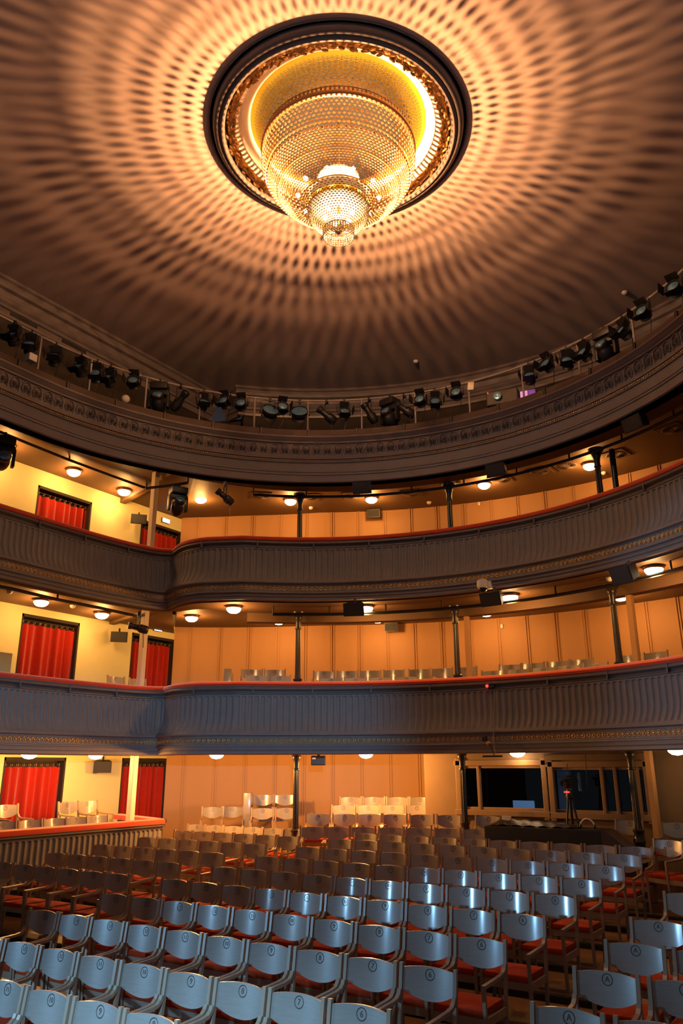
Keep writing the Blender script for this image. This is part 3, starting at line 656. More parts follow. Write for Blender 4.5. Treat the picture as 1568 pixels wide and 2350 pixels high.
# ================================================================== BOX AT THE LEFT OF THE STALLS
bx = thing('side_box', 'raised stalls box with grey fluted front and red velvet rail at left', 'box', (0, 0, 0))
BP = [Vector((-11.60, 3.5+.25*i)) for i in range(32)] + [Vector((-11.60, 11.40))]; BR = [Vector((-11.60, 11.40)), Vector((-12.2, 11.62)), Vector((-13.6, 12.1))]
for sect in (BP, BR):
    flutes(sect, 1.24, .68).build('fluted_front', M_GREY, bx, True)
    P = resample(sect, .12); a, b, c = MB(), MB(), MB()
    sweep(a, P, [(-.15, 1.33), (-.13, 1.385), (-.08, 1.40), (.02, 1.40), (.07, 1.385), (.085, 1.35), (.075, 1.31), (.03, 1.30), (-.15, 1.30), (-.15, 1.33)]); a.build('handrail', M_RED, bx, True, 'red velvet handrail')
    sweep(b, P, [(-.1, 1.30), (.05, 1.30), (.055, 1.27), (.02, 1.255), (.012, 1.24)]); b.build('rail_moulding', M_GREYD, bx, True)
    sweep(c, P, [(.142, .56), (.15, .54), (.10, .52), (.10, .0)]); c.build('base', M_GREY, bx, True)
bf = MB(); bf.quad((-11.6, 3.5, .70), (-11.6, 11.4, .70), (-12.55, 11.7, .70), (-12.55, 3.5, .70)); bf.quad((-12.55, 3.5, .92), (-12.55, 11.72, .92), (WX, 12.1, .92), (WX, 3.5, .92)); bf.quad((-12.55, 3.5, .7), (-12.55, 11.7, .7), (-12.55, 11.7, .92), (-12.55, 3.5, .92)); bf.build('deck', M_FLOOR, bx)

# ================================================================== CHAIRS
def number_mesh(txt):
    cu = bpy.data.curves.new('number', 'FONT'); cu.body = txt; cu.size = .040 if len(txt) == 1 else .034; cu.align_x = 'CENTER'; cu.align_y = 'CENTER'; cu.extrude = .0006; cu.resolution_u = 3
    o = bpy.data.objects.new('n', cu); me = bpy.data.meshes.new_from_object(o); m = MB()
    # stand the figures up on the panel face and add the engraved ring
    m.add([(v.co.x, -v.co.z, v.co.y) for v in me.vertices], [tuple(p.vertices) for p in me.polygons])
    m.torus((0, 0, 0), .0275, .0022, 24, 4, RX(PI/2)); bpy.data.objects.remove(o); bpy.data.curves.remove(cu)
    return m.mesh('seat_number', M_INK)
NUM = {}
def lean(z): return (z-.80)*.14
def bowy(x): return .040*(1-(x/.215)**2)
def make_chair():
    t = thing('auditorium_chair', '', 'chair')
    m = MB(); nx, nz = 16, 4; vs = []; fs = []
    for side in (0, 1):
        for i in range(nx+1):
            x = -.208+.416*i/nx; c = 1-(x/.208)**2
            for j in range(nz+1):
                z0, z1 = .625-.062*c, .772+.014*c; z = z0+(z1-z0)*j/nz; vs.append((x, lean(z)+bowy(x)-(.007 if side == 0 else -.007), z))
    K = (nx+1)*(nz+1)
    for i in range(nx):
        for j in range(nz):
            a = i*(nz+1)+j; fs.append((a, a+nz+1, a+nz+2, a+1)); fs.append((K+a, K+a+1, K+a+nz+2, K+a+nz+1))
        a = i*(nz+1); fs.append((a, K+a, K+a+nz+1, a+nz+1)); b = a+nz; fs.append((b, b+nz+1, K+b+nz+1, K+b))
    for i in (0, nx):
        for j in range(nz): a = i*(nz+1)+j; fs.append((a, a+1, K+a+1, K+a) if i == 0 else (a, K+a, K+a+1, a+1))
    bkr = m.add(vs, fs).build('backrest', M_WOOD, t, True)
    s = MB(); s.cbox((0, -.275, .357), (.425, .43, .062), .026); s.build('seat_cushion', M_SEAT, t, True)
    f = MB()
    for sx in (-1, 1): f.box((sx*.225, -.27, .300), (.026, .40, .06))
    f.box((0, -.472, .300), (.43, .024, .06)); f.box((0, -.085, .300), (.43, .022, .06)); f.build('seat_frame', M_FRAME, t)
    for sx in (-1, 1):
        MB().tube([(sx*.226, lean(0)+.01, 0), (sx*.226, lean(.33), .33), (sx*.226, lean(.57), .57), (sx*.226, lean(.80), .80)], 1, 4, sq=(.014, .015)).build('rear_leg', M_FRAME, t)
        MB().tube([(sx*.226, -.462, 0), (sx*.226, -.478, .33), (sx*.226, -.485, .535)], 1, 4, sq=(.014, .015)).build('front_leg', M_FRAME, t)
        arm = [(sx*.226, lean(.62)-.018, .625), (sx*.226, lean(.60)-.03, .595), (sx*.226, lean(.57)-.06, .567), (sx*.226, -.16, .556), (sx*.226, -.32, .55), (sx*.226, -.495, .545)]
        MB().tube(arm, 1, 4, sq=(.016, .013)).build('armrest', M_FRAME, t)
    return t, bkr
CHAIR, _bk = make_chair()
chair_first = [True]
def chair(x, y, z, rz, num, label, group):
    if num not in NUM: NUM[num] = number_mesh(num); NUM[num].transform(Matrix.Scale(1.34, 4))
    if chair_first[0]: t = CHAIR; chair_first[0] = False
    else: t = copy_tree(CHAIR)
    bkr = [c for c in t.children if c.name.startswith('backrest')][0]
    for c in list(bkr.children): bpy.data.objects.remove(c)
    nb = bpy.data.objects.new('seat_number', NUM[num]); COL.objects.link(nb); nb.parent = bkr; nb.location = (0, lean(.735)+bowy(0)-.0085, .735); nb.rotation_euler = (math.atan(-.14), 0, 0)
    t.location = (x, y, z); t.rotation_euler = (0, 0, rz); tag(t, label, 'chair', group)
    return t
def shown(x, y, z):                                            # would the camera's frame hold any of this chair
    d = Vector((x, y, z+.55)) - EYE; X = d.x*math.cos(YAW)+d.y*math.sin(YAW); fw = -d.x*math.sin(YAW)+d.y*math.cos(YAW)
    dd = fw*math.cos(TH)+d.z*math.sin(TH); Yv = -fw*math.sin(TH)+d.z*math.cos(TH)
    if dd < .3: return False
    u, v = 784+FPX*X/dd, 1175-FPX*Yv/dd; mg = .42*FPX/dd
    return -mg < u < 1568+mg and v < 2350+mg*.75
RN = ['front', 'second', 'third', 'fourth', 'fifth', 'sixth', 'seventh', 'eighth', 'ninth', 'tenth']
for i, (y, z) in enumerate(ROWS):
    for n in range(6, 16):
        x = -3.113-(n-6)*.505
        if i == 9: x -= .05
        if i == 0 and n < 8: continue
        if shown(x, y, z): chair(x, y+.005*random.uniform(-1, 1), z, random.uniform(-.012, .012), str(n), 'wooden chair numbered %d in the %s row of the centre block' % (n, RN[i]), 'chairs of the centre block')
for i in range(2, 9):                                           # left block beyond the aisle
    y, z = ROWS[i+0]
    for n in range(16, 22):
        x = -8.72-(n-16)*.495
        if i >= 4 and x > -11.3 and shown(x, y, z): chair(x, y, z, random.uniform(-.012, .012), str(n), 'wooden chair numbered %d in the %s row of the left block beside the box' % (n, RN[i-4]), 'chairs of the left block')
for i, (y, z) in enumerate(ROWS[1:9]):                          # right block
    yy = [5.50, 6.38, 7.22, 8.05, 9.45, 10.3, 11.1, 11.9][i]
    for num, x in (('A', -1.93), ('5', -1.40), ('4', -.89), ('3', -.38)):
        zq = ROWS[i+1][1]+.02
        if num == 'A' and i > 4: continue
        if i > 4 and num != 'A': x -= .25
        if shown(x, yy, zq): chair(x, yy, zq, random.uniform(-.03, .03), num, 'wooden chair marked %s in the %s row of the right block across the aisle' % (num, RN[i]), 'chairs of the right block')
for k, (x, y, z, r, num, wh) in enumerate(((-2.74, 12.62, .525, 20, '5', 'standing beside the last blue-lit chair near the right edge'), (-2.30, 12.44, .525, 22, '4', 'half cut off by the right edge behind the aisle'), (-2.86, 13.85, .685, 10, '7', 'in the dark against the booth wall right of the window'), (-3.62, 14.02, .685, 8, '9', 'in the dark left of the right iron column'))):
    chair(x, y, z, math.radians(-r), num, 'wooden chair ' + wh, 'chairs at the back right')
def arc_chairs(pts, R, nums, label, group, zf=None):
    for (u, v), num in zip(pts, nums):
        p = at_r(u, v, R); z = zf if zf is not None else p.z-.735
        q = polar(ang_of(p), R); chair(q.x, q.y, z, math.radians(ang_of(p)), num, label % num, group)
arc_chairs([(713.4, 1900), (768, 1903), (828, 1905), (893.8, 1906), (956.8, 1908), (1022.8, 1909.6), (1087.5, 1914)], 6.43, [str(k) for k in range(16, 9, -1)], 'wooden chair numbered %s in the first curved back row behind the centre block', 'chairs of the curved back rows', .507)
arc_chairs([(725, 1873), (786.6, 1874), (843, 1875.8), (901.7, 1876.8), (963.4, 1878), (1026, 1879), (1115, 1881)], 7.1, [str(k) for k in range(18, 11, -1)], 'wooden chair numbered %s in the second curved back row', 'chairs of the curved back rows', .687)
arc_chairs([(783, 1854), (840.4, 1855.9), (896, 1856), (951.8, 1856)], 8.0, ['10', '9', '8', '7'], 'warmly lit wooden chair numbered %s in the third curved back row', 'chairs of the curved back rows', .802)
arc_chairs([(800, 1835), (853.6, 1836), (907.7, 1836.6), (960.8, 1837.6)], 8.9, ['10', '9', '8', '7'], 'warmly lit wooden chair numbered %s in the last row against the panelled wall', 'chairs of the curved back rows', .922)
for k, x in enumerate((-11.75, -11.27, -10.78, -10.29, -9.80, -9.32)): chair(x, 12.5, .44, .03, str(21-k), 'wooden chair numbered %d in the last straight row of the left block' % (21-k), 'chairs of the left block')
for k, (u, v) in enumerate(((484, 1852), (529, 1854))):
    p = at_r(u, v, 9.45); chair(p.x, p.y, .72, math.radians(40), ('3', '2')[k], 'wooden chair %s standing alone against the back wall left of the board' % ('left of its pair', 'right of its pair')[k], 'pair of chairs by the back wall')
for k, (u, v, R, zf) in enumerate(((599, 1823, 9.6, .95), (650, 1824, 9.6, .95), (598, 1852, 8.7, .72), (653, 1853, 8.7, .72))):
    p = at_r(u, v, R); chair(p.x, p.y, zf, math.radians(36), ('12', '11')[k % 2], 'wooden chair numbered %s in the %s pair right of the upright board' % (('12', '11')[k % 2], ('upper', 'lower')[k//2]), 'chairs beside the upright board')
for k, (x, y) in enumerate(((-12.2, 8.42), (-12.2, 8.92), (-12.2, 9.42), (-12.2, 9.88), (-12.2, 10.36))): chair(x, y, .70, PI/2, str(6+k), 'wooden chair numbered %d just behind the red rail of the side box' % (6+k), 'chairs in the side box')
for k, (x, y) in enumerate(((-13.05, 9.02), (-13.05, 10.34), (-13.05, 10.80))): chair(x, y, .92, PI/2, str(17-k), 'bright wooden chair numbered %d in the rear row of the side box by the curtain' % (17-k), 'chairs in the side box')
# chairs on the lower balcony
def bal_row(us, R, z, n0, where):
    for k, u in enumerate(us):
        p = at_r(u, 1550, R); q = polar(ang_of(p), R); chair(q.x, q.y, z, math.radians(ang_of(p)), str(n0-k), 'wooden chair numbered %d, lower balcony %s' % (n0-k, where), 'chairs on the lower balcony')
bal_row([588, 638], 7.3, 3.29, 30, 'front row at left'); bal_row([757, 813, 870, 930], 7.3, 3.235, 27, 'front row between the left and middle columns')
bal_row([575, 628], 8.6, 3.56, 33, 'back row at left'); bal_row([741, 795, 848, 902, 960, 1013, 1068], 8.6, 3.53, 29, 'back row between the left and middle columns')
bal_row([1129, 1187, 1245, 1303, 1367], 7.9, 3.345, 22, 'middle row right of the middle column'); bal_row([1170, 1223, 1281, 1336, 1444, 1508], 8.6, 3.53, 18, 'back row right of the middle column')
for k, y in enumerate((11.45, 12.05)): chair(-13.3, y, 3.38, PI/2, str(2-k), 'wooden chair numbered %d on the side wing of the lower balcony' % (2-k), 'chairs on the lower balcony')
for k, (u, v) in enumerate(((584, 1229), (637, 1230))):
    p = at_r(u, v, 7.3); q = polar(ang_of(p), 7.3); chair(q.x, q.y, 6.08+.02, math.radians(ang_of(p)), str(30-k), 'wooden chair numbered %d showing only its top on the upper balcony' % (30-k), 'chairs on the upper balcony')
# upright boards (tipped seat ends) beside the chairs
def board(p, rz, h, tilt, label):
    t = thing('upright_board', label, 'board', p, rz); MB().cbox((0, 0, h/2), (.16, .42, h), .012, RX(tilt)).build('panel', M_WOOD, t, True); MB().cbox((0, 0, -.03), (.17, .40, .06), .01).build('foot', M_BLACK, t)
p = at_r(563, 1870, 9.2); board((p.x, p.y, 1.02+.06), math.radians(35), .72, 0, 'tall pale upright board beside the stalls chairs by the back wall')
p = at_r(520, 1555, 8.2); board((p.x, p.y, 3.53+.06), math.radians(35), .68, -.25, 'pale leaning board at the left end of the lower balcony chairs')
p = at_r(536, 1225, 8.2); board((p.x, p.y, 6.33+.06), math.radians(35), .62, -.2, 'pale board peeping over the red rail of the upper balcony')
# metal frames below the board chairs
for k, (u, v) in enumerate(((615, 1890), (672, 1893))):
    p = at_r(u, v, 8.15); tag(MB().tube([(-.16, 0, 0), (-.16, 0, .38), (-.14, 0, .41), (.14, 0, .41), (.16, 0, .38), (.16, 0, 0)], .016, 8, T(p.x, p.y, .72) @ RZ(math.radians(36))).build('metal_frame', M_WOOD, None, True), 'bent pale tubular frame %s of the column base' % ('well left', 'just left')[k], 'frame')

# ================================================================== MIXING DESK, CAMERA AND BOOTH CONTENTS
t = thing('mixing_desk', 'long black covered mixing desk in front of the booth window', 'desk', (-4.68, 13.0, .44))
MB().cbox((0, 0, .48), (1.9, .5, .96), .02).build('cabinet', M_BLACK, t)
MB().add([(-.0, -.25, 0), (.36, -.25, 0), (.36, .25, 0), (0, .25, 0), (0, -.25, .96), (0, .25, .96), (.08, -.25, .94), (.08, .25, .94), (.36, -.25, .72), (.36, .25, .72)], [(0, 1, 8, 6, 4), (3, 5, 7, 9, 2), (1, 2, 9, 8), (8, 9, 7, 6), (4, 6, 7, 5), (0, 3, 2, 1)], T(.95, 0, .0)).build('end_cheek', mat('dark_brown_end', (.05, .025, .015), .5), t)
cv = MB(); vs = []; fs = []
for i in range(25):
    x = -.9+1.45*i/24
    for j in range(9):
        y = -.22+.43*j/8; h = .10*math.sin(min(1, (i/24)*6)*PI/2)*(1-.55*i/24)*math.sin(PI*(j+.6)/9.5)+.012*math.sin(i*1.7+j)
        vs.append((x, y, .965+max(0, h)))
for i in range(24):
    for j in range(8): fs.append((i*9+j, (i+1)*9+j, (i+1)*9+j+1, i*9+j+1))
cv.add(vs, fs).build('dust_cover', M_BLACK, t, True)
tag(MB().cbox((-5.3, 12.95, 1.50), (.16, .03, .09), .005, None).build('white_card', M_PAPER), 'white card propped on the left end of the black mixing desk', 'card')
hd = thing('headphones', 'headphones with pale band lying on the black mixing desk', 'headphones', (-3.98, 12.95, 1.43))
MB().tube([(.11*math.cos(PI*k/10), .0, .11*math.sin(PI*k/10)) for k in range(11)], .012, 6).build('band', M_PAPER, hd, True)
for sx in (-1, 1): MB().ball((sx*.11, 0, .0), .04, 8, 6, (.5, 1, 1)).build('ear_cup', M_BLACK, hd, True)
ph = at_y(1308, 1900, 13.45)
tr = thing('camera_tripod', 'black video camera on a tall tripod with red light before the booth window', 'camera', (ph.x, 13.45, .44))
hz = 1.46
for k, (dx, dy) in enumerate(((-.20, -.02), (.26, .05), (-.02, .22))):
    MB().tube([(dx, dy, 0), (dx*.15, dy*.15, hz-.1)], [.014, .018], 8).build('leg', M_BLACK, tr, True)
MB().tube([(0, 0, .5), (0, 0, hz)], .02, 8).build('centre_post', M_BLACK, tr, True)
hdm = MB(); hdm.lathe([(.05, hz-.1), (.06, hz-.05), (.05, hz), (.045, hz+.05)], 12); hdm.tube([(0, 0, hz+.03), (.12, .22, hz-.12)], .01, 6); hdm.build('pan_head', M_BLACK, tr, True)
MB().cbox((-.02, -.06, hz+.015), (.09, .02, .02), .004).build('tally_light', M_REDLED, tr)
vc = MB(); vc.cbox((0, 0, hz+.15), (.12, .26, .16), .02); vc.lathe([(.05, 0), (.055, .1), (.05, .14), (0, .13)], 14, (0, 0, 0), T(0, -.13, hz+.15) @ RX(PI/2)); vc.cbox((0, .03, hz+.26), (.05, .18, .03), .01); vc.cbox((-.10, 0, hz+.2), (.06, .02, .05), .006); vc.build('camcorder', M_BLACK, tr, True)
MB().tube([(0, 0, hz+.28), (.0, 0, hz+.42), (.01, 0, hz+.46)], .008, 6).build('aerial', M_BLACK, tr)
tag(MB().tube([(ph.x+.12, 13.5, 2.2), (ph.x+.18, 13.5, 1.98), (ph.x+.24, 13.5, 1.9), (ph.x+.30, 13.5, 1.98), (ph.x+.31, 13.5, 2.57)], .006, 6).build('hanging_cable', M_BLACK, None, True), 'thin black cable looping from the soffit beside the tripod camera', 'cable')
for (c, d, m_, nm, lb) in [((-5.9, 15.3, 1.25), (1.5, .5, .06), M_FRAME, 'booth_desk', 'wooden desk seen inside the left booth window'), ((-5.8, 15.2, 1.5), (.5, .28, .10), M_BLUEB, 'control_console', 'dark blue control console on the booth desk'),
                           ((-5.25, 15.9, 1.75), (.28, .1, 1.5), M_BLUEB, 'equipment_rack', 'tall slatted blue equipment rack inside the booth'), ((-4.65, 14.9, 2.05), (.06, .02, .32), M_PAPER, 'paper_strip', 'pale paper strip hung inside the right booth window')]:
    q = MB(); q.cbox(c, d, .01)
    if nm == 'equipment_rack':
        for k in range(12): q.box((c[0], c[1]-.06, 1.1+k*.11), (.26, .03, .05))
    if nm == 'booth_desk':
        for sx in (-.7, .7): q.box((c[0]+sx, c[1], .95), (.05, .4, .58))
    tag(q.build(nm, m_), lb, nm.split('_')[-1])

fill_panel = MB().box((-5.8, 15.05, 1.62), (.42, .02, .16)).build('booth_fill_panel', mat('dim_blue_fill', (.1, .2, .4), .4, emit=(.25, .5, 1.0), es=.25)); tag(fill_panel, 'dim blue glowing panel added on the booth desk', 'fill panel')  # glowing panel added to go with the booth fill light
lamp('booth_fill', 'POINT', (-5.0, 14.9, 1.75), 2.5, (.45, .68, 1.0), .15)  # fill lamp added to lift the dark booth interior
# ================================================================== STAGE LIGHTS ON THE TOP GALLERY
RR = 6.05
rl = thing('lighting_rail', 'long steel pipe rail on posts carrying the stage lights round the top gallery', 'rail', (0, 0, 0))
RP = [Vector((C3[0]-RR, 4+.4*i)) for i in range(9)] + [polar(90-3*i, RR, C3) for i in range(54)]
MB().tube([(p.x, p.y, 9.80) for p in RP], .024, 8).build('pipe', M_STEEL, rl, True)
POSTS = [(99, 766), (213, 827), (339, 873), (462, 904), (587, 919), (709, 922), (832, 915), (954, 903), (1077, 875), (1199, 836), (1327, 790), (1452, 724)]
for u, v in POSTS:
    p = at_r(u, v, RR, C3); MB().tube([(p.x, p.y, 8.45), (p.x, p.y, 9.80)], .022, 8).build('post', M_STEEL, rl, True)
def frame_to(p, c):                                             # heading that faces the middle of the stage
    return math.atan2(c[1]-p.y, c[0]-p.x)+PI/2
STAGE = (-4.2, 0.5)
def fixture(kind, p, drop, label, tilt=.55, turn=0.0, scale=1.0, group='stage lights on the top gallery rail'):
    rz = frame_to(p, STAGE)+turn; t = thing({'fresnel': 'stage_spotlight', 'profile': 'profile_spotlight', 'head': 'moving_head_light', 'scoop': 'scoop_light'}[kind], label, 'stage light', p, rz, group)
    MB().cbox((0, 0, -.02), (.05, .06, .10), .01).build('clamp', M_BLACK, t)
    k = scale
    if kind == 'head':
        MB().cbox((0, 0, -.13*k), (.30*k, .26*k, .13*k), .025*k).build('base', M_BLACK, t, True)
        yk = MB(); yk.cbox((0, 0, -.24*k), (.34*k, .14*k, .10*k), .03*k)
        for sx in (-1, 1): yk.cbox((sx*.155*k, 0, -.37*k), (.05*k, .12*k, .28*k), .02*k)
        yk.build('yoke', M_BLACK, t, True); M = T(0, 0, -.44*k) @ RX(-tilt)
        h = MB(); h.ball((0, 0, 0), .135*k, 16, 10, (.85, 1.35, 1), M); h.lathe([(.10*k, 0), (.105*k, .06*k), (.09*k, .08*k)], 18, (0, 0, 0), M @ T(0, -.12*k, 0) @ RX(PI/2)); h.build('head', M_BLACK, t, True)
        MB().ball((0, 0, 0), .09*k, 16, 8, (1, 1, .35), M @ T(0, -.19*k, 0) @ RX(PI/2)).build('lens', M_LENS, t, True); return t
    L, r = {'fresnel': (.24, .11), 'profile': (.50, .075), 'scoop': (.24, .19)}[kind]; L *= k; r *= k
    M = T(0, 0, -drop) @ RX(-tilt) @ RX(PI/2)
    y_ = MB(); y_.tube([(-r-.02, 0, -drop), (-r-.02, 0, -.08), (-r*.5, 0, -.05), (r*.5, 0, -.05), (r+.02, 0, -.08), (r+.02, 0, -drop)], .011, 6)
    for sx in (-1, 1): y_.ball((sx*(r+.02), 0, -drop), .025, 8, 5)
    y_.build('yoke', M_BLACK, t, True)
    b = MB(); h = L/2
    if kind == 'fresnel': b.lathe([(0, -h), (r*.6, -h), (r*.85, -h*.7), (r*.9, -h*.1), (r, 0), (r, h*.85), (r*1.12, h*.9), (r*1.12, h), (r*.9, h)], 20, (0, 0, 0), M)
    elif kind == 'profile': b.lathe([(0, -h), (r*1.1, -h), (r*1.4, -h*.8), (r*1.4, -h*.2), (r*.95, 0), (r*.9, h*.6), (r*1.15, h*.66), (r*1.15, h), (r*.95, h)], 18, (0, 0, 0), M)
    else: b.lathe([(0, -h), (r*.35, -h), (r*.6, -h*.75), (r*.9, -h*.1), (r, h*.6), (r*.98, h)], 24, (0, 0, 0), M)
    for q in range(3): b.torus((0, 0, -h*.75+q*h*.2), r*.9 if kind != 'profile' else r*1.35, .008, 18, 4, M)
    b.build('housing', M_BLACK, t, True)
    MB().lathe([(0, h*.9+.02), (r*.45, h*.88+.014), (r*.93, h*.82)], 20, (0, 0, 0), M).build('lens', M_LENS, t, True)
    if kind == 'fresnel':
        for q in range(4):
            a = q*PI/2; MB().box((0, r*1.32, h+.06*k), (r*1.9, .006, .15*k), M @ RZ(a) @ T(0, 0, 0) @ RX(-.25)).build('barn_door', M_BLACK, t)
    cb = MB(); cb.tube([(r*.3, .04, -drop+.02), (r*.6, .10, -drop-.12), (r*.2, .12, -drop-.30), (-r*.4, .13, -drop-.38)], .007, 5); cb.build('power_cable', M_BLACK, t, True); return t
FX = [('fresnel', 38, .6), ('fresnel', 76, .5), ('fresnel', 132, .7), ('fresnel', 190, .5), ('fresnel', 226, .3), ('fresnel', 257, .6), ('fresnel', 311, .2), ('head', 370, .7), ('profile', 417, .6), ('fresnel', 470, .6), ('fresnel', 519, .2),
      ('fresnel', 557, .1), ('scoop', 622, .5), ('fresnel', 650, .1), ('scoop', 690, .5), ('profile', 752, .5), ('fresnel', 792, .4), ('profile', 850, 1.2), ('head', 897, .7), ('profile', 930, .4), ('fresnel', 967, .1), ('fresnel', 1000, .3), ('fresnel', 1050, .1),
      ('fresnel', 1216, .5), ('fresnel', 1258, .2), ('fresnel', 1302, .4), ('fresnel', 1342, .3), ('head', 1390, .7), ('fresnel', 1432, .4), ('fresnel', 1478, .1), ('fresnel', 1550, .1)]
KIND = {'fresnel': 'black barn-door spotlight', 'profile': 'slim black profile spotlight', 'head': 'large black moving head light', 'scoop': 'big round black scoop light'}
def rail_at(u):
    lo, hi = 500, 990
    for _ in range(40):
        mid = (lo+hi)/2; p = at_r(u, mid, RR, C3)
        if p.z > 9.80: lo = mid
        else: hi = mid
    return at_r(u, (lo+hi)/2, RR, C3)
for i, (k, u, drop) in enumerate(FX):
    p = rail_at(u); p.z = 9.80
    turn = random.uniform(-.5, .5) if k != 'profile' else random.choice((-1, 1))*.9
    fixture(k, p, .22 if drop < .3 else .34, '%s hanging %s from the left on the top lighting rail' % (KIND[k], ORD[i]), tilt=.25+drop*.6, turn=turn, scale=1.2 if k == 'head' else (.95 if k == 'fresnel' else .95))
# video projector on the top gallery
p = at_r(1158, 915, 6.02, C3); t = thing('video_projector', 'black projector with a lit purple screen standing on the top gallery rail at right', 'projector', (p.x, p.y, 9.03), math.radians(ang_of(p, C3))+.25)
MB().cbox((0, 0, .15), (.62, .35, .30), .02).build('case', M_BLACK, t); MB().lathe([(.08, 0), (.085, .05), (.06, .06), (0, .05)], 18, (0, 0, 0), T(-.08, -.175, .16) @ RX(PI/2)).build('lens', M_LENS, t, True); MB().box((-.27, -.18, .27), (.02, .01, .02)).build('indicator', M_REDLED, t)
MB().cbox((.48, .05, .13), (.34, .25, .22), .01).build('monitor', M_BLACK, t); MB().box((.41, -.08, .14), (.14, .01, .17)).build('pink_screen', M_PINK, t); MB().box((.56, -.08, .14), (.13, .01, .17)).build('purple_screen', M_PURPLE, t)
p = at_r(1083, 888, 6.0, C3); tag(MB().cbox((0, 0, 0), (.13, .01, .17), .003, T(p.x, p.y, p.z) @ RZ(math.radians(ang_of(p, C3))) @ RY(.15)).build('paper_sheet', M_PAPER), 'white paper sheet tied to a rail post left of the projector', 'paper')

# ================================================================== PIPES, SPEAKERS AND SMALL FITTINGS UNDER THE GALLERIES
def pipe_run(pts, label, r=.03):
    t = thing('hanging_pipe', label, 'pipe', (0, 0, 0)); MB().tube(pts, r, 8).build('pipe', M_BLACK, t, True)
    for q in pts[::2]: 
        MB().tube([(q[0], q[1], q[2]), (q[0], q[1], q[2]+.16)], .018, 6).build('hanger', M_BLACK, t)
def pz(u, v, z): p = at_z(u, v, z); return (p.x, p.y, z)
pipe_run([pz(-40, 968, 8.30), pz(70, 1014, 8.30), pz(160, 1051, 8.30), pz(260, 1089, 8.30), pz(336, 1117, 8.30)], 'straight black pipe slung below the left soffit of the top gallery')
pipe_run([pz(336, 1117, 7.74), pz(385, 1112, 7.74), pz(432, 1105, 7.74)], 'short black pipe linking the side and back pipes below the frieze')
pipe_run([tuple(polar(a_, 6.35, C3))+(7.72,) for a_ in range(46, -40, -5)], 'curved black pipe slung below the palmette frieze')
pipe_run([pz(-40, 1332, 5.26), pz(35, 1348, 5.26), pz(130, 1371, 5.26), pz(228, 1391, 5.26), pz(320, 1412, 5.26)], 'straight black pipe below the left wing of the upper balcony')
pipe_run([tuple(polar(a_, 6.28))+(5.13,) for a_ in range(40, -40, -5)], 'curved black pipe slung below the upper balcony')
def hung(kind, u, v, z, label, **k):
    p = at_z(u, v, z); return fixture(kind, Vector((p.x, p.y, z)), .3, label, group=None or 'stage lights below the galleries', **k)
hung('head', 14, 990, 8.28, 'moving head light at the left edge hung below the top gallery', scale=1.25, tilt=.2, turn=.3)
hung('head', 411, 1110, 7.73, 'moving head light hung at the corner below the top gallery', scale=1.1, tilt=.7, turn=.5)
hung('profile', 518, 1106, 7.71, 'small profile spotlight hung below the frieze near the corner', tilt=.6, turn=-1.0, scale=.8)
hung('profile', 318, 1403, 5.26, 'profile spotlight at the end of the left pipe below the upper balcony', tilt=.2, turn=-1.2, scale=.8)
def speaker(p, rz, label, s=1.0, tilt=.35):
    t = thing('loudspeaker', label, 'loudspeaker', p, rz); M = RX(tilt)
    MB().add([(-.19*s, -.12*s, -.12*s), (.19*s, -.12*s, -.12*s), (.13*s, .13*s, -.10*s), (-.13*s, .13*s, -.10*s), (-.19*s, -.12*s, .12*s), (.19*s, -.12*s, .12*s), (.13*s, .13*s, .10*s), (-.13*s, .13*s, .10*s)], [(0, 3, 2, 1), (4, 5, 6, 7), (0, 1, 5, 4), (1, 2, 6, 5), (2, 3, 7, 6), (3, 0, 4, 7)], M).build('cabinet', M_BLACK, t)
    MB().box((0, -.125*s, 0), (.35*s, .01, .21*s), M).build('grille', mat('speaker_grille_%d' % len(MATS), (.02, .02, .02), .7, bump=.5, bscale=250), t)
    MB().tube([(0, .06*s, .08*s), (0, .10*s, .2*s)], .02, 8).build('bracket', M_BLACK, t)
for u, v, z, R, wh in [(833, 1120, 7.66, 6.25, 'hung below the frieze in the middle'), (1143, 1080, 7.66, 6.25, 'hung below the frieze right of the middle column'), (1463, 975, 7.66, 6.25, 'hung below the frieze at far right')]:
    p = at_z(u, v, z); speaker((p.x, p.y, z), math.radians(ang_of(p)), 'black loudspeaker %s' % wh)
for u, v, wh in [(812, 1397, 'middle'), (1130, 1375, 'right of centre'), (1435, 1320, 'far right')]:
    p = at_z(u, v, 5.10); speaker((p.x, p.y, 5.10), math.radians(ang_of(p)), 'black loudspeaker on the pipe below the upper balcony, %s' % wh)
for u, v, x, wh in [(315, 1180, WX+.22, 'beside the upper left curtains'), (268, 1447, WX+.22, 'between the lower balcony curtains'), (228, 1742, WX+.2, 'behind a lamp in the side box')]:
    p = at_x(u, v, x); speaker((p.x+.06, p.y, p.z-.1), PI/2-.7, 'black loudspeaker bracketed to the left wall %s' % wh, .95, .25)
for u, v, wh in [(858, 1180, 'upper'), (897, 1440, 'lower')]:
    p = at_r(u, v, 10.05); speaker((p.x, p.y, p.z), math.radians(ang_of(p)), 'dark loudspeaker on the panelled back wall of the %s balcony' % wh, .85, .15)
p = at_r(727, 1745, 7.3); t = thing('loudspeaker', 'black loudspeaker with white sticker under the lower balcony beside the left column', 'loudspeaker', p, math.radians(ang_of(p)))
MB().cbox((0, 0, 0), (.29, .2, .18), .02).build('cabinet', M_BLACK, t); MB().box((-.085, -.101, .04), (.07, .004, .03)).build('sticker', M_WHITE, t); MB().tube([(0, 0, .08), (0, 0, .13)], .03, 8).build('bracket', M_BLACK, t)
